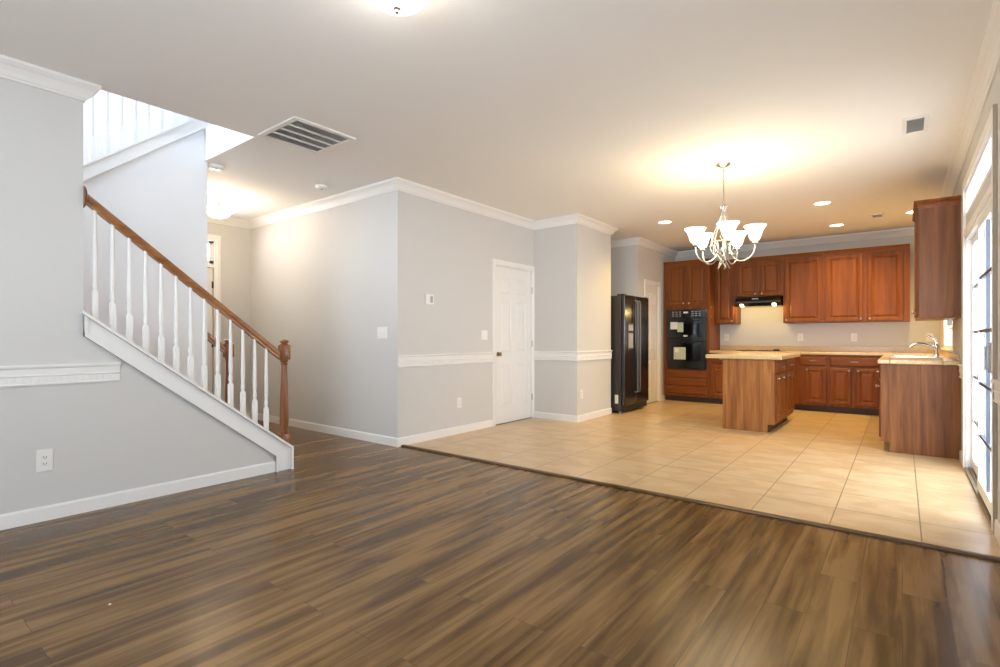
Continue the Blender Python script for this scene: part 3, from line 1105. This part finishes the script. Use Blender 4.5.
def oven_door(z0, z1, wz0, wz1):
    dd = MB().box(0.0, ow, -0.032, -0.004, z0, z1, 0.004).build('oven_door', M['black'], ov)
    MB().box(0.09, ow - 0.09, -0.0335, -0.0315, wz0, wz1).build('window', M['black_glass'], dd)
    hb = MB().tube([(0.05, -0.075, z1 - 0.045), (ow - 0.05, -0.075, z1 - 0.045)], 0.011, 12)
    hb.box(0.07, 0.09, -0.075, -0.03, z1 - 0.055, z1 - 0.035).box(ow - 0.09, ow - 0.07, -0.075, -0.03, z1 - 0.055, z1 - 0.035)
    hb.build('handle', M['black'], dd, True)
    return dd


zm = 1.125 - OZ0
d1 = oven_door(zm + 0.006, pz - 0.006, zm + 0.07, pz - 0.10)
d2 = oven_door(0.02, zm - 0.006, 0.15, zm - 0.11)
MB().box(0.07, 0.195, -0.036, -0.0338, zm + 0.16, zm + 0.29).build('leaflet', M['paper'], d1)
MB().box(0.195, 0.30, -0.036, -0.0338, zm + 0.11, zm + 0.28).build('leaflet', M['paper_green'], d1)
MB().box(0.30, 0.37, -0.034, -0.0325, zm + 0.03, zm + 0.055).build('badge', M['plastic'], d1)
mb = MB().box(0.13, 0.34, -0.036, -0.0338, zm - 0.375, zm - 0.16).build('leaflet', M['paper_green'], d2)
MB().box(0.15, 0.22, -0.0375, -0.0362, zm - 0.25, zm - 0.18).build('print', M['paper'], mb)


def wall_cabinet(name, label, x0, x1, z0, z1, doors, left=False, right=False, crown=True, yf=YU, dpt=None):
    dpt = dpt if dpt else YK - yf - 0.002
    c_ = thing(name, label, 'cabinet', (x0, yf, 0), 0, 'wall cabinets on the kitchen back wall')
    w_ = x1 - x0
    body(c_, w_, dpt, z0, z1 + 0.02)
    for (a_, b2, k) in doors:
        dw = b2 - a_
        door_on(c_, a_, z0 + 0.012, dw, z1 - z0 - 0.02, (dw - 0.028 if k == 'r' else 0.028), 0.035)
    if crown: cab_crown(c_, w_, dpt, z1 + 0.02, left, right)
    return c_


c0, c1 = TX1 + 0.002, -2.262
wall_cabinet('upper_cabinet', 'narrow one-door wall cabinet between oven cabinet and range hood', c0, c1, UZ0, UZ1, [(0.03, c1 - c0 - 0.03, 'r')])
c0, c1 = -2.260, -1.540
hm = (c1 - c0) / 2
wall_cabinet('upper_cabinet', 'short two-door wall cabinet directly above the range hood', c0, c1, 1.825, UZ1, [(0.03, hm - 0.024, 'r'), (hm + 0.024, c1 - c0 - 0.03, 'l')])
c0, c1 = -1.538, -0.975
wall_cabinet('upper_cabinet', 'single-door wall cabinet just right of the range hood', c0, c1, UZ0, UZ1, [(0.025, c1 - c0 - 0.03, 'l')])
c0, c1 = -0.973, 0.088
wall_cabinet('upper_cabinet', 'two-door wall cabinet in the corner right of the single-door one', c0, c1, UZ0, UZ1, [(0.03, 0.505, 'r'), (0.560, c1 - c0 - 0.075, 'l')])
# cabinet on the right wall, faces -X
RY0, RY1 = 6.40, 7.36
t = thing('upper_cabinet', 'tall wall cabinet with plain wooden end panel beside the sliding door', 'cabinet', (0.125, RY1, 0), rad(-90))
w_, dpt = RY1 - RY0, XR - 0.125 - 0.002
body(t, w_ - 0.018, dpt, 1.335, 2.40)
MB().box(w_ - 0.018, w_, -0.001, dpt, 1.335, 2.40).box(w_ - 0.02, w_ + 0.006, -0.001, 0.02, 1.335, 2.40).build('end_panel', M['panel_dark'], t)
MB().box(0, w_ + 0.004, -0.012, dpt, 1.320, 1.335).build('bottom_rail', M['cab_h'], t)
door_on(t, 0.03, 1.345, w_ / 2 - 0.05, 1.03, w_ / 2 - 0.08, 0.05)
door_on(t, w_ / 2 + 0.02, 1.345, w_ / 2 - 0.05, 1.03, 0.03, 0.05)
cab_crown(t, w_, dpt, 2.395, False, True)


def base_cabinet(label, loc, rz, w_, dpt, drawers, doors, group, name='base_cabinet', toe=True, m='cab', low=False):
    c_ = thing(name, label, 'cabinet', loc, rz, group)
    if low:
        MB().box(0, w_, 0, dpt, 0.10, 0.70).box(0, w_, 0, 0.045, 0.70, 0.874).box(0, w_, dpt - 0.06, dpt, 0.70, 0.874).build('body', M[m], c_)
    else:
        MB().box(0, w_, 0, dpt, 0.10, 0.874).build('body', M[m], c_)
    if toe: kick(c_, w_, dpt)
    for a_, b2, kn in drawers: drawer_on(c_, a_, 0.708, b2 - a_, 0.135, kn)
    for a_, b2, k in doors:
        dw = b2 - a_
        door_on(c_, a_, 0.135, dw, 0.545, dw - 0.028 if k == 'r' else 0.028, 0.51)
    return c_


G = 'base cabinets under the kitchen worktop'
bd = YK - YF - 0.002
base_cabinet('narrow base cabinet between oven tower and island, partly hidden by the island', (TX1 + 0.002, YF, 0), 0, 0.44, bd, [(0.03, 0.41, True)], [(0.03, 0.41, 'r')], G)
base_cabinet('wide base cabinet under the cooktop, behind the island', (-2.171, YF, 0), 0, 0.88, bd, [(0.03, 0.85, False)], [(0.03, 0.425, 'r'), (0.455, 0.85, 'l')], G)
base_cabinet('base cabinet with one drawer and one door just right of the island', (-1.289, YF, 0), 0, 0.400, bd, [(0.03, 0.385, True)], [(0.10, 0.385, 'l')], G)
base_cabinet('base cabinet with one wide drawer over two doors in the far corner', (-0.887, YF, 0), 0, 0.70, bd, [(0.025, 0.625, True)], [(0.025, 0.295, 'r'), (0.350, 0.625, 'l')], G)
# sink run along the right wall, fronts face -X
sx = -0.165
sd = XR - sx - 0.002
G2 = 'base cabinets along the sink run'
base_cabinet('sink base cabinet in the middle of the right-hand run', (sx, 8.05, 0), rad(-90), 0.95, sd, [(0.03, 0.92, False)], [(0.03, 0.46, 'r'), (0.49, 0.92, 'l')], G2, low=True)
base_cabinet('base cabinet between sink base and back corner', (sx, 9.19, 0), rad(-90), 1.135, sd, [(0.10, 1.10, True)], [(0.10, 0.58, 'r'), (0.62, 1.10, 'l')], G2)
t = base_cabinet('end base cabinet of the sink run with wide brown veneer end panel', (sx, 7.095, 0), rad(-90), 0.690, sd, [(0.03, 0.66, True)], [(0.03, 0.66, 'r')], G2)
w_ = 0.690
mb = MB().prism([(-0.004, 0.10), (0.062, 0.10), (0.062, 0.003), (sd, 0.003), (sd, 0.874), (-0.004, 0.874)], 'x', w_ + 0.001, w_ + 0.016)
mb.build('end_panel', M['panel_dark'], t)

# island
IX0, IX1, IY0, IY1 = -1.765, -1.19, 6.78, 8.10
G3 = 'island cabinets'
il = (IY1 - IY0 - 0.018) / 2
t = base_cabinet('island cabinet with veneer end panel facing the living room', (IX1, IY0 + 0.018, 0), rad(90), il, IX1 - IX0 - 0.016, [(0.025, il - 0.02, True)], [(0.025, il / 2 - 0.003, 'l'), (il / 2 + 0.003, il - 0.02, 'l')], G3, 'island_cabinet')
mb = MB().prism([(IX0 - 0.002, 0.003), (IX1 - 0.075, 0.003), (IX1 - 0.075, 0.10), (IX1 + 0.002, 0.10), (IX1 + 0.002, 0.874), (IX0 - 0.002, 0.874)], 'y', IY0, IY0 + 0.016)
mb.build('end_panel', M['panel'], t, world=True)
t2 = base_cabinet('far island cabinet facing the sink run', (IX1, IY0 + 0.019 + il, 0), rad(90), il, IX1 - IX0 - 0.016, [(0.025, il - 0.02, True)], [(0.025, il / 2 - 0.003, 'l'), (il / 2 + 0.003, il - 0.02, 'l')], G3, 'island_cabinet')
for q, (a_, b2) in ((t, (IY0 + 0.016, IY0 + 0.018 + il)), (t2, (IY0 + 0.019 + il, IY1))):
    MB().box(IX0 - 0.002, IX0 + 0.015, a_, b2, 0.003, 0.874).build('back_panel', M['panel'], q, world=True)


def topslab(mb_, x0, x1, y0, y1, z0=0.875, z1=0.915, bev=0.008):
    mb_.box(x0, x1, y0, y1, z0, z1, bev)


mb = MB()
topslab(mb, -1.965, -1.105, 6.735, 8.14, 0.8748, 0.923)
o = mb.build('island_worktop', M['counter'])
tag(o, 'beige laminate worktop lying on the kitchen island', 'worktop')
ROOTM[o.name] = Matrix.Identity(4)

# L-shaped worktop with backsplash and sink cut-out
SKX0, SKX1, SKY0, SKY1 = -0.10, 0.30, 7.12, 7.88
wt = thing('worktop', 'L-shaped beige laminate worktop along back wall and sink run', 'worktop', (0, 9.5, 0.875))
mb = MB()
topslab(mb, TX1 + 0.003, XR - 0.002, YF - 0.028, YK - 0.002)
topslab(mb, -0.195, SKX0, 6.372, YF - 0.028)
topslab(mb, SKX1, XR - 0.002, 6.372, YF - 0.028)
topslab(mb, SKX0, SKX1, 6.372, SKY0)
topslab(mb, SKX0, SKX1, SKY1, YF - 0.028)
mb.build('slab', M['counter'], wt, world=True)
mb = MB().box(TX1 + 0.003, XR - 0.002, YK - 0.022, YK - 0.002, 0.916, 1.0, 0.003).box(XR - 0.022, XR - 0.002, 6.50, YK - 0.023, 0.916, 0.975, 0.003)
mb.build('backsplash', M['counter'], wt, world=True)

# sink
sk = thing('kitchen_sink', 'stainless double sink set into the worktop by the window', 'sink', (0.1, 7.5, 0.9))
mb = MB()
def basin(mb_, x0, x1, y0, y1, ztop, depth):
    mb_.loft([[(x0, y0, ztop), (x1, y0, ztop), (x1, y1, ztop), (x0, y1, ztop)],
              [(x0 + .01, y0 + .01, ztop - depth), (x1 - .01, y0 + .01, ztop - depth), (x1 - .01, y1 - .01, ztop - depth), (x0 + .01, y1 - .01, ztop - depth)]], True, False, True)
zt = 0.9175
mb.box(SKX0 - 0.012, SKX0 + 0.02, SKY0 - 0.012, SKY1 + 0.012, zt - 0.001, zt + 0.006, 0.002)
mb.box(SKX1 - 0.03, SKX1 + 0.045, SKY0 - 0.012, SKY1 + 0.012, zt - 0.001, zt + 0.006, 0.002)
for y in (SKY0 - 0.012, (SKY0 + SKY1) / 2 - 0.016, SKY1 - 0.02):
    mb.box(SKX0 + 0.02, SKX1 - 0.03, y, y + 0.032, zt - 0.001, zt + 0.006, 0.002)
mb.build('rim', M['steel'], sk, world=True)
ym = (SKY0 + SKY1) / 2
for y0, y1 in ((SKY0 + 0.02, ym - 0.016), (ym + 0.016, SKY1 - 0.02)):
    mb = MB(); basin(mb, SKX0 + 0.02, SKX1 - 0.03, y0, y1, zt, 0.17)
    mb.build('basin', M['steel'], sk, world=True)

# faucet
fx, fy, fz = 0.285, 7.15, 0.925
fc = thing('faucet', 'chrome single-lever kitchen faucet standing behind the sink', 'faucet', (fx, fy, fz))
MB().lathe([(0.030, 0), (0.030, 0.008), (0.022, 0.014), (0.020, 0.09), (0.023, 0.10), (0.021, 0.13), (0.012, 0.145)], (0, 0, 0), 20).build('faucet_body', M['chrome'], fc, True)
MB().tube([(0, 0, 0.075), (-0.045, 0.0, 0.115), (-0.11, 0.0, 0.140), (-0.17, 0.0, 0.142), (-0.205, 0.0, 0.128), (-0.222, 0.0, 0.105)], [0.016, 0.017, 0.018, 0.018, 0.018, 0.016], 14).build('spout', M['chrome'], fc, True)
MB().tube([(0.0, 0, 0.14), (-0.012, 0, 0.185), (-0.045, 0.0, 0.215), (-0.085, 0.0, 0.235)], [0.013, 0.012, 0.010, 0.009], 12).build('lever', M['chrome'], fc, True)

# paper-towel arm / white box under the cabinet
pt = thing('mounting_bracket', 'small white bracket mounted under the wall cabinet beside the sink window', 'bracket', (0.36, 6.62, 1.26))
MB().box(-0.035, 0.035, -0.12, 0.12, 0.052, 0.0595, 0.002).box(-0.012, 0.012, -0.122, -0.116, -0.012, 0.054).box(-0.012, 0.012, 0.116, 0.122, -0.012, 0.054).tube([(0, -0.116, 0.0), (0, 0.116, 0.0)], 0.010, 10).build('bracket', M['plastic'], pt)

# range hood
hd = thing('range_hood', 'black range hood with two lit lamps under the short cabinet', 'range hood', (-2.245, 9.36, 1.66))
hw_ = 0.69
mb = MB().prism([(0.0, 0.055), (0.0, 0.085), (0.09, 0.157), (YK - 9.36 - 0.003, 0.157), (YK - 9.36 - 0.003, 0.0), (0.06, 0.0)], 'x', 0, hw_)
mb.build('hood_body', M['black'], hd)
MB().box(0.26, 0.36, 0.030, 0.036, 0.115, 0.135).build('badge', M['display'], hd)
MB().box(0.0, hw_, -0.006, 0.0, 0.056, 0.084).build('front_lip', M['black_side'], hd)
for xx in (0.075, hw_ - 0.125):
    MB().prism([(0.010, 0.034), (0.050, -0.004), (0.054, 0.0), (0.016, 0.040)], 'x', xx, xx + 0.055).build('hood_light', M['hood_lens'], hd)

# cooktop
ck = thing('cooktop', 'black electric cooktop with knobs on the worktop below the range hood', 'cooktop', (-2.2, 9.28, 0.9155))
MB().box(0, 0.66, 0.0, 0.46, 0.0, 0.008, 0.003).build('glass_top', M['black_glass'], ck)
for i, xx in enumerate((0.56, 0.60, 0.56, 0.60)):
    MB().lathe([(0.019, 0), (0.018, 0.022), (0.008, 0.026)], (xx - (0.0 if i < 2 else 0), 0.07 + 0.09 * (i // 2), 0.008), 14).build('knob', M['black_matt'], ck, True)
for cx, cy, rr_ in ((0.14, 0.13, 0.10), (0.14, 0.34, 0.08), (0.38, 0.13, 0.08), (0.38, 0.34, 0.10)):
    MB().lathe([(rr_, 0), (rr_, 0.001), (rr_ - 0.006, 0.0012), (rr_ - 0.006, 0)], (cx, cy, 0.008), 28).build('burner', M['black_side'], ck)

# ------------------------------------------------------------------ refrigerator (front faces +X)
FRX = -3.235
fr_ = thing('refrigerator', 'black side-by-side refrigerator standing in the wall niche', 'refrigerator', (FRX, 7.14, 0.0), rad(90))
fw_, fd, fh = 0.915, 0.70, 1.775
MB().box(0, fw_, 0.065, fd, 0.035, fh - 0.012, 0.006).build('body', M['black_side'], fr_)
sp = 0.405
fdr = MB().box(0.0, sp - 0.004, 0.0, 0.058, 0.12, fh, 0.012).build('freezer_door', M['black'], fr_)
rdr = MB().box(sp + 0.004, fw_, 0.0, 0.058, 0.12, fh, 0.012).build('refrigerator_door', M['black'], fr_)
for dd, xx in ((fdr, sp - 0.045), (rdr, sp + 0.045)):
    MB().tube([(xx, 0.002, 0.30), (xx, -0.040, 0.31), (xx, -0.048, 0.36), (xx, -0.048, 1.64), (xx, -0.040, 1.69), (xx, 0.002, 1.70)], 0.014, 12).build('handle', M['handle_grey'], dd, True)
dp = MB().box(0.10, 0.30, -0.006, 0.002, 0.95, 1.36, 0.004).build('dispenser', M['black_side'], fdr)
MB().box(0.12, 0.28, -0.0075, -0.0055, 0.98, 1.20).build('dispenser_recess', M['grey_plastic'], dp)
MB().box(0.12, 0.28, -0.0085, -0.0055, 1.24, 1.33).build('dispenser_panel', M['display'], dp)
MB().box(0.01, fw_ - 0.01, 0.03, 0.10, 0.035, 0.115).build('base_grille', M['black_matt'], fr_)
for xx in (0.05, fw_ - 0.05):
    MB().lathe([(0.022, 0.003), (0.022, 0.036)], (xx, 0.10, 0), 14).build('foot', M['grey_plastic'], fr_)
    MB().lathe([(0.022, 0.003), (0.022, 0.036)], (xx, fd - 0.07, 0), 14).build('foot', M['grey_plastic'], fr_)
for xx in (0.05, fw_ - 0.05):
    MB().box(xx - 0.04, xx + 0.04, 0.02, 0.13, fh - 0.012, fh + 0.012, 0.004).build('hinge_cover', M['black_matt'], fr_)
MB().box(-0.002, 0.0005, 0.105, 0.160, 0.15, 0.28).build('label_sticker', M['paper'], fr_)

# ------------------------------------------------------------------ outlets, switches, thermostat
def plate(name, label, loc, rz, w_=0.075, h_=0.118, kind='outlet', n=1, m='plastic', cat=None, group=None):
    q = thing(name, label, cat or name.replace('_', ' '), loc, rz, group)
    MB().box(-w_ / 2, w_ / 2, -0.006, -0.0004, -h_ / 2, h_ / 2, 0.002).build('cover_plate', M[m], q)
    if kind == 'outlet':
        for s in (-1, 1):
            rcp = MB().box(-0.017, 0.017, -0.0085, -0.0055, s * 0.020 - 0.014, s * 0.020 + 0.014, 0.002).build('receptacle', M[m], q)
            MB().box(-0.008, -0.005, -0.0090, -0.0083, s * 0.020 - 0.004, s * 0.020 + 0.007).box(0.005, 0.008, -0.0090, -0.0083, s * 0.020 - 0.004, s * 0.020 + 0.007).box(-0.002, 0.002, -0.0090, -0.0083, s * 0.020 - 0.010, s * 0.020 - 0.006).build('slot', M['dark_plastic'], rcp)
    else:
        for i in range(n):
            xx = (i - (n - 1) / 2) * 0.046
            MB().prism([(-0.006, -0.022), (-0.010, -0.020), (-0.0075, 0.022), (-0.006, 0.022)], 'x', xx - 0.008, xx + 0.008).build('toggle', M[m], q)
    return q


plate('power_outlet', 'white outlet low on the left wall above the baseboard', (XL, 0.777, 0.373), rad(90), 0.082, 0.135)
plate('power_outlet', 'white outlet under the thermostat and chair rail', (XH, 4.50, 0.365), rad(90))
plate('power_outlet', 'white outlet low on the boxed-out wall near the refrigerator', (XK, 6.18, 0.37), rad(90))
plate('light_switch', 'wide three-toggle switch plate on the hall wall', (-4.37, YH, 1.185), 0, 0.165, 0.125, 'switch', 3)
plate('light_switch', 'double switch plate left of the white panel door', (XH, 4.965, 1.168), rad(90), 0.12, 0.118, 'switch', 2)
for xx, kk, lab in ((-2.50, 'outlet', 'beige outlet on the back wall left of the cooktop'), (-1.34, 'outlet', 'beige outlet on the back wall below the single-door wall cabinet'), (-0.60, 'outlet', 'beige outlet on the back wall below the two-door wall cabinet'), (0.315, 'switch', 'switch plate on the back wall behind the faucet')):
    plate('power_outlet' if kk == 'outlet' else 'light_switch', lab, (xx, YK, 1.14), 0, 0.08, 0.125, kk)
th = thing('thermostat', 'white thermostat with grey screen on the inner wall', 'thermostat', (XH, 4.005, 1.557), rad(90))
MB().box(-0.062, 0.062, -0.022, -0.0004, -0.057, 0.057, 0.006).build('housing', M['plastic'], th)
MB().box(0.002, 0.042, -0.0235, -0.0215, -0.035, 0.035).build('screen', M['grey_plastic'], th)

# ------------------------------------------------------------------ ceiling fittings
# return-air grille
vx0, vx1, vy0, vy1 = -4.08, -3.53, 2.06, 2.60
v_ = thing('return_air_grille', 'large white return-air grille with dark louvres on the ceiling near the stairwell', 'air vent', ((vx0 + vx1) / 2, (vy0 + vy1) / 2, ZC))
mb = MB()
f_ = 0.04
zt0, zt1 = ZC - 0.014, ZC - 0.0004
mb.box(vx0, vx1, vy0, vy0 + f_, zt0, zt1, 0.003).box(vx0, vx1, vy1 - f_, vy1, zt0, zt1, 0.003).box(vx0, vx0 + f_, vy0 + f_, vy1 - f_, zt0, zt1, 0.003).box(vx1 - f_, vx1, vy0 + f_, vy1 - f_, zt0, zt1, 0.003)
pw = (vx1 - vx0 - 2 * f_) / 4
for i in (1, 2, 3):
    xx = vx0 + f_ + pw * i
    mb.box(xx - 0.008, xx + 0.008, vy0 + f_, vy1 - f_, zt0, zt1)
mb.build('grille_frame', M['trim'], v_, world=True)
mb = MB()
for i in range(4):
    xa = vx0 + f_ + pw * i + (0.008 if i else 0)
    xb = vx0 + f_ + pw * (i + 1) - (0.008 if i < 3 else 0)
    for yy in frange(vy0 + f_ + 0.004, vy1 - f_ - 0.006, 0.0145):
        mb.prism([(yy + 0.0065, zt1 - 0.003), (yy + 0.0080, zt1 - 0.003), (yy + 0.0015, zt0 + 0.002), (yy, zt0 + 0.002)], 'x', xa, xb)
mb.build('louvres', M['trim'], v_, world=True)
MB().box(vx0 + f_, vx1 - f_, vy0 + f_, vy1 - f_, zt1 - 0.0025, zt1).build('duct_backing', M['vent_dark'], v_, world=True)


def supply_vent(label, x0, x1, y0, y1):
    q = thing('supply_vent', label, 'air vent', ((x0 + x1) / 2, (y0 + y1) / 2, ZC))
    mb_ = MB()
    f2_ = 0.026
    mb_.box(x0, x1, y0, y0 + f2_, ZC - 0.012, ZC - .0004, 0.002).box(x0, x1, y1 - f2_, y1, ZC - 0.012, ZC - .0004, 0.002).box(x0, x0 + f2_, y0 + f2_, y1 - f2_, ZC - 0.012, ZC - .0004, 0.002).box(x1 - f2_, x1, y0 + f2_, y1 - f2_, ZC - 0.012, ZC - .0004, 0.002)
    mb_.build('vent_frame', M['trim'], q, world=True)
    mb_ = MB()
    for yy in frange(y0 + f2_ + 0.004, y1 - f2_ - 0.008, 0.02):
        mb_.prism([(yy + 0.010, ZC - 0.003), (yy + 0.012, ZC - 0.003), (yy + 0.002, ZC - 0.010), (yy, ZC - 0.010)], 'x', x0 + f2_, x1 - f2_)
    mb_.build('louvres', M['trim'], q, world=True)
    MB().box(x0 + f2_, x1 - f2_, y0 + f2_, y1 - f2_, ZC - 0.0025, ZC - .0004).build('duct_backing', M['grey_plastic'], q, world=True)


supply_vent('small white supply vent on the ceiling near the sliding door', 0.0, 0.155, 4.90, 5.26)
supply_vent('small white supply vent on the ceiling over the sink corner', -0.34, -0.19, 8.42, 8.66)


def detector(label, x, y, r_=0.065):
    q = thing('smoke_detector', label, 'smoke detector', (x, y, ZC))
    MB().lathe([(r_, -0.0004), (r_, -0.012), (r_ * 0.94, -0.026), (r_ * 0.78, -0.034), (r_ * 0.3, -0.037)], (0, 0, 0), 28).build('housing', M['plastic'], q, True)
    MB().lathe([(0.012, -0.036), (0.012, -0.041), (0.004, -0.042)], (0, 0, 0), 14).build('test_button', M['grey_plastic'], q, True)


detector('round white smoke detector on the hall ceiling near the crown moulding', -4.93, 3.19)
detector('round white smoke detector on the ceiling at the corner of the stairwell opening', -5.14, 2.20, 0.07)

# recessed lights
CANS = [(-0.765, 7.33, 'recessed ceiling light over the middle of the kitchen, nearest the sliding door'), (-0.75, 8.89, 'recessed ceiling light in front of the two-door wall cabinet'), (-2.645, 7.17, 'recessed ceiling light left of the chandelier, by the refrigerator'), (0.125, 8.57, 'recessed ceiling light over the sink, behind the right wall cabinet')]
can0 = None
for i, (x, y, lab) in enumerate(CANS):
    if can0 is None:
        can0 = thing('recessed_light', lab, 'ceiling light', (x, y, ZC), 0, 'recessed lights in the kitchen ceiling')
        MB().lathe([(0.105, -0.0004), (0.103, -0.006), (0.088, -0.008), (0.084, -0.0004)], (0, 0, 0), 32, caps=False).build('trim_ring', M['trim'], can0, True)
        MB().lathe([(0.083, -0.0005), (0.083, -0.003), (0.02, -0.004)], (0, 0, 0), 32).build('lens', M['lens'], can0, True)
    else:
        dup(can0, (x, y, ZC), None, lab)
    lamp('recessed_lamp', (x, y, ZC - 0.03), 82, WARM, 0.06, 140)

# living-room flush dome
lx, ly = -1.807, 1.554
lt = thing('flush_ceiling_light', 'round white glass dome light on the living room ceiling', 'ceiling light', (lx, ly, ZC))
MB().lathe([(0.10, -0.0004), (0.165, -0.004), (0.170, -0.018), (0.160, -0.028)], (0, 0, 0), 40).build('mounting_pan', M['nickel'], lt, True)
prof = [(0.158 * math.cos(a_), -0.026 - 0.118 * math.sin(a_)) for a_ in [i * PI / 2 / 10 for i in range(10)]] + [(0.004, -0.144)]
MB().lathe(prof, (0, 0, 0), 40).build('glass_dome', M['dome'], lt, True)
MB().lathe([(0.016, -0.140), (0.018, -0.146), (0.010, -0.152), (0.008, -0.158), (0.010, -0.164), (0.003, -0.170)], (0, 0, 0), 18).build('finial', M['nickel'], lt, True)

# hall semi-flush bowl
hx, hy = -6.22, 2.68
ht = thing('semi_flush_light', 'lit glass bowl light hanging close to the hall ceiling', 'ceiling light', (hx, hy, ZC))
MB().lathe([(0.065, -0.0004), (0.065, -0.012), (0.04, -0.028), (0.01, -0.03)], (0, 0, 0), 28).build('canopy', M['nickel'], ht, True)
MB().tube([(0, 0, -0.028), (0, 0, -0.16)], 0.008, 10).build('stem', M['nickel'], ht)
for k in range(3):
    a_ = 2 * PI * k / 3 + 0.5
    ca, sa = math.cos(a_), math.sin(a_)
    MB().tube([(0.03 * ca, 0.03 * sa, -0.028), (0.075 * ca, 0.075 * sa, -0.05), (0.06 * ca, 0.06 * sa, -0.10), (0.15 * ca, 0.15 * sa, -0.155)], 0.006, 8).build('arm', M['nickel'], ht, True)
MB().lathe([(0.185, -0.150), (0.182, -0.160), (0.150, -0.178), (0.128, -0.205), (0.09, -0.238), (0.05, -0.252), (0.01, -0.256), (0.01, -0.250), (0.05, -0.246), (0.086, -0.232), (0.122, -0.200), (0.144, -0.174), (0.176, -0.154)], (0, 0, 0), 40, caps=False).build('glass_bowl', M['bowl'], ht, True)
lamp('hall_lamp', (hx, hy, ZC - 0.225), 17, (1.0, 0.76, 0.50), 0.05)
lamp('living_lamp', (lx, ly, ZC - 0.120), 7, (1.0, 0.94, 0.86), 0.05)

# ------------------------------------------------------------------ chandelier
cx, cy = -1.330, 5.12
ch = thing('chandelier', 'brushed nickel five-arm chandelier with flared white glass shades', 'chandelier', (cx, cy, ZC))
MB().lathe([(0.062, -0.0004), (0.064, -0.008), (0.050, -0.020), (0.022, -0.032), (0.010, -0.036)], (0, 0, 0), 28).build('canopy', M['nickel'], ch, True)
cb = MB()
zz = -0.036
k = 0
while zz > -0.385:
    pts = []
    for i in range(13):
        a_ = 2 * PI * i / 12
        u, w2 = 0.007 * math.cos(a_), 0.014 * math.sin(a_)
        pts.append((u, 0, zz - 0.012 + w2) if k % 2 == 0 else (0, u, zz - 0.012 + w2))
    cb.tube(pts, 0.0024, 6, False)
    zz -= 0.0225
    k += 1
cb.tube([(0.004, 0.004, -0.03), (0.004, 0.004, -0.40)], 0.002, 6)
cb.build('chain', M['nickel'], ch, True)
hub = MB().lathe([(0.006, -0.385), (0.012, -0.395), (0.012, -0.42), (0.020, -0.43), (0.020, -0.445), (0.010, -0.46), (0.010, -0.64), (0.026, -0.66), (0.030, -0.68), (0.018, -0.70), (0.010, -0.72), (0.008, -0.80), (0.016, -0.815), (0.010, -0.84), (0.003, -0.85)], (0, 0, 0), 18)
hub.build('hub', M['nickel'], ch, True)
for k in range(5):
    a_ = 2 * PI * k / 5
    ca, sa = math.cos(a_), math.sin(a_)
    MB().tube([(0.010 * ca, 0.010 * sa, -0.428), (0.026 * ca, 0.026 * sa, -0.408), (0.036 * ca, 0.036 * sa, -0.392)], [0.005, 0.008, 0.002], 8).build('leaf', M['nickel'], ch, True)


def bez(pts, n=8):
    """Catmull-Rom through points"""
    P = [Vector(p_) for p_ in pts]
    P = [P[0] * 2 - P[1]] + P + [P[-1] * 2 - P[-2]]
    out = []
    for i in range(1, len(P) - 2):
        for j in range(n):
            t = j / n
            p0, p1, p2, p3 = P[i - 1:i + 3]
            out.append(0.5 * ((2 * p1) + (p2 - p0) * t + (2 * p0 - 5 * p1 + 4 * p2 - p3) * t * t + (3 * p1 - p0 - 3 * p2 + p3) * t ** 3))
    out.append(P[-2])
    return out


A0 = rad(-67)
for k in range(5):
    a_ = A0 + 2 * PI * k / 5
    ca, sa = math.cos(a_), math.sin(a_)
    def R(r_, z_, tw=0.0):
        return (r_ * math.cos(a_ + tw), r_ * math.sin(a_ + tw), z_)
    # long rod: down from the hub, bellied out, crossing in to the bottom tip
    rod = bez([R(0.008, -0.43), R(0.03, -0.50), R(0.075, -0.61), R(0.105, -0.70), R(0.100, -0.78), R(0.05, -0.86, 0.6), R(0.03, -0.93, 2.2), R(0.055, -0.985, 2.8)])
    arm_o = MB().tube(rod, 0.0058, 8).build('arm', M['nickel'], ch, True)
    sub = bez([R(0.03, -0.72), R(0.10, -0.735), R(0.125, -0.80), R(0.09, -0.86), R(0.055, -0.80, 0.2), R(0.075, -0.72, 0.2)])
    MB().tube(sub, 0.0055, 8).build('scroll', M['nickel'], arm_o, True)
    low = bez([R(0.045, -0.80, -0.3), R(0.08, -0.88), R(0.15, -0.925), R(0.225, -0.90), R(0.263, -0.84), R(0.27, -0.775)])
    MB().tube(low, 0.0060, 8).build('branch', M['nickel'], arm_o, True)
    MB().lathe([(0.008, -0.785), (0.026, -0.775), (0.028, -0.765), (0.018, -0.755), (0.018, -0.73)], R(0.27, 0), 16).build('socket_cup', M['nickel'], arm_o, True)
    sh = MB().lathe([(0.020, -0.748), (0.034, -0.744), (0.047, -0.722), (0.057, -0.685), (0.070, -0.650), (0.094, -0.618), (0.097, -0.613), (0.091, -0.616), (0.066, -0.649), (0.053, -0.686), (0.043, -0.720), (0.031, -0.740)], R(0.27, 0), 28, caps=False)
    sh.build('lamp_shade', M['shade'], ch, True)
    p_ = R(0.27, 0)
    lamp('chandelier_bulb', (cx + p_[0], cy + p_[1], ZC - 0.700), 6.3, WARM2, 0.05)

# hood lamps
for xx in (-2.245 + 0.10, -2.245 + 0.69 - 0.10):
    lamp('hood_lamp', (xx, 9.44, 1.625), 3.5, WARM, 0.03)

# a crumb on the floor boards
cr = MB()
bmesh.ops.create_icosphere(cr.bm, subdivisions=2, radius=0.006, matrix=Matrix.Translation((-2.643, 0.701, 0.0035)) @ Matrix.Diagonal((1.3, 0.9, 0.55, 1)))
tag(cr.build('crumb', M['blind'], smooth=True), 'tiny yellowish crumb lying on the dark plank floor', 'crumb')
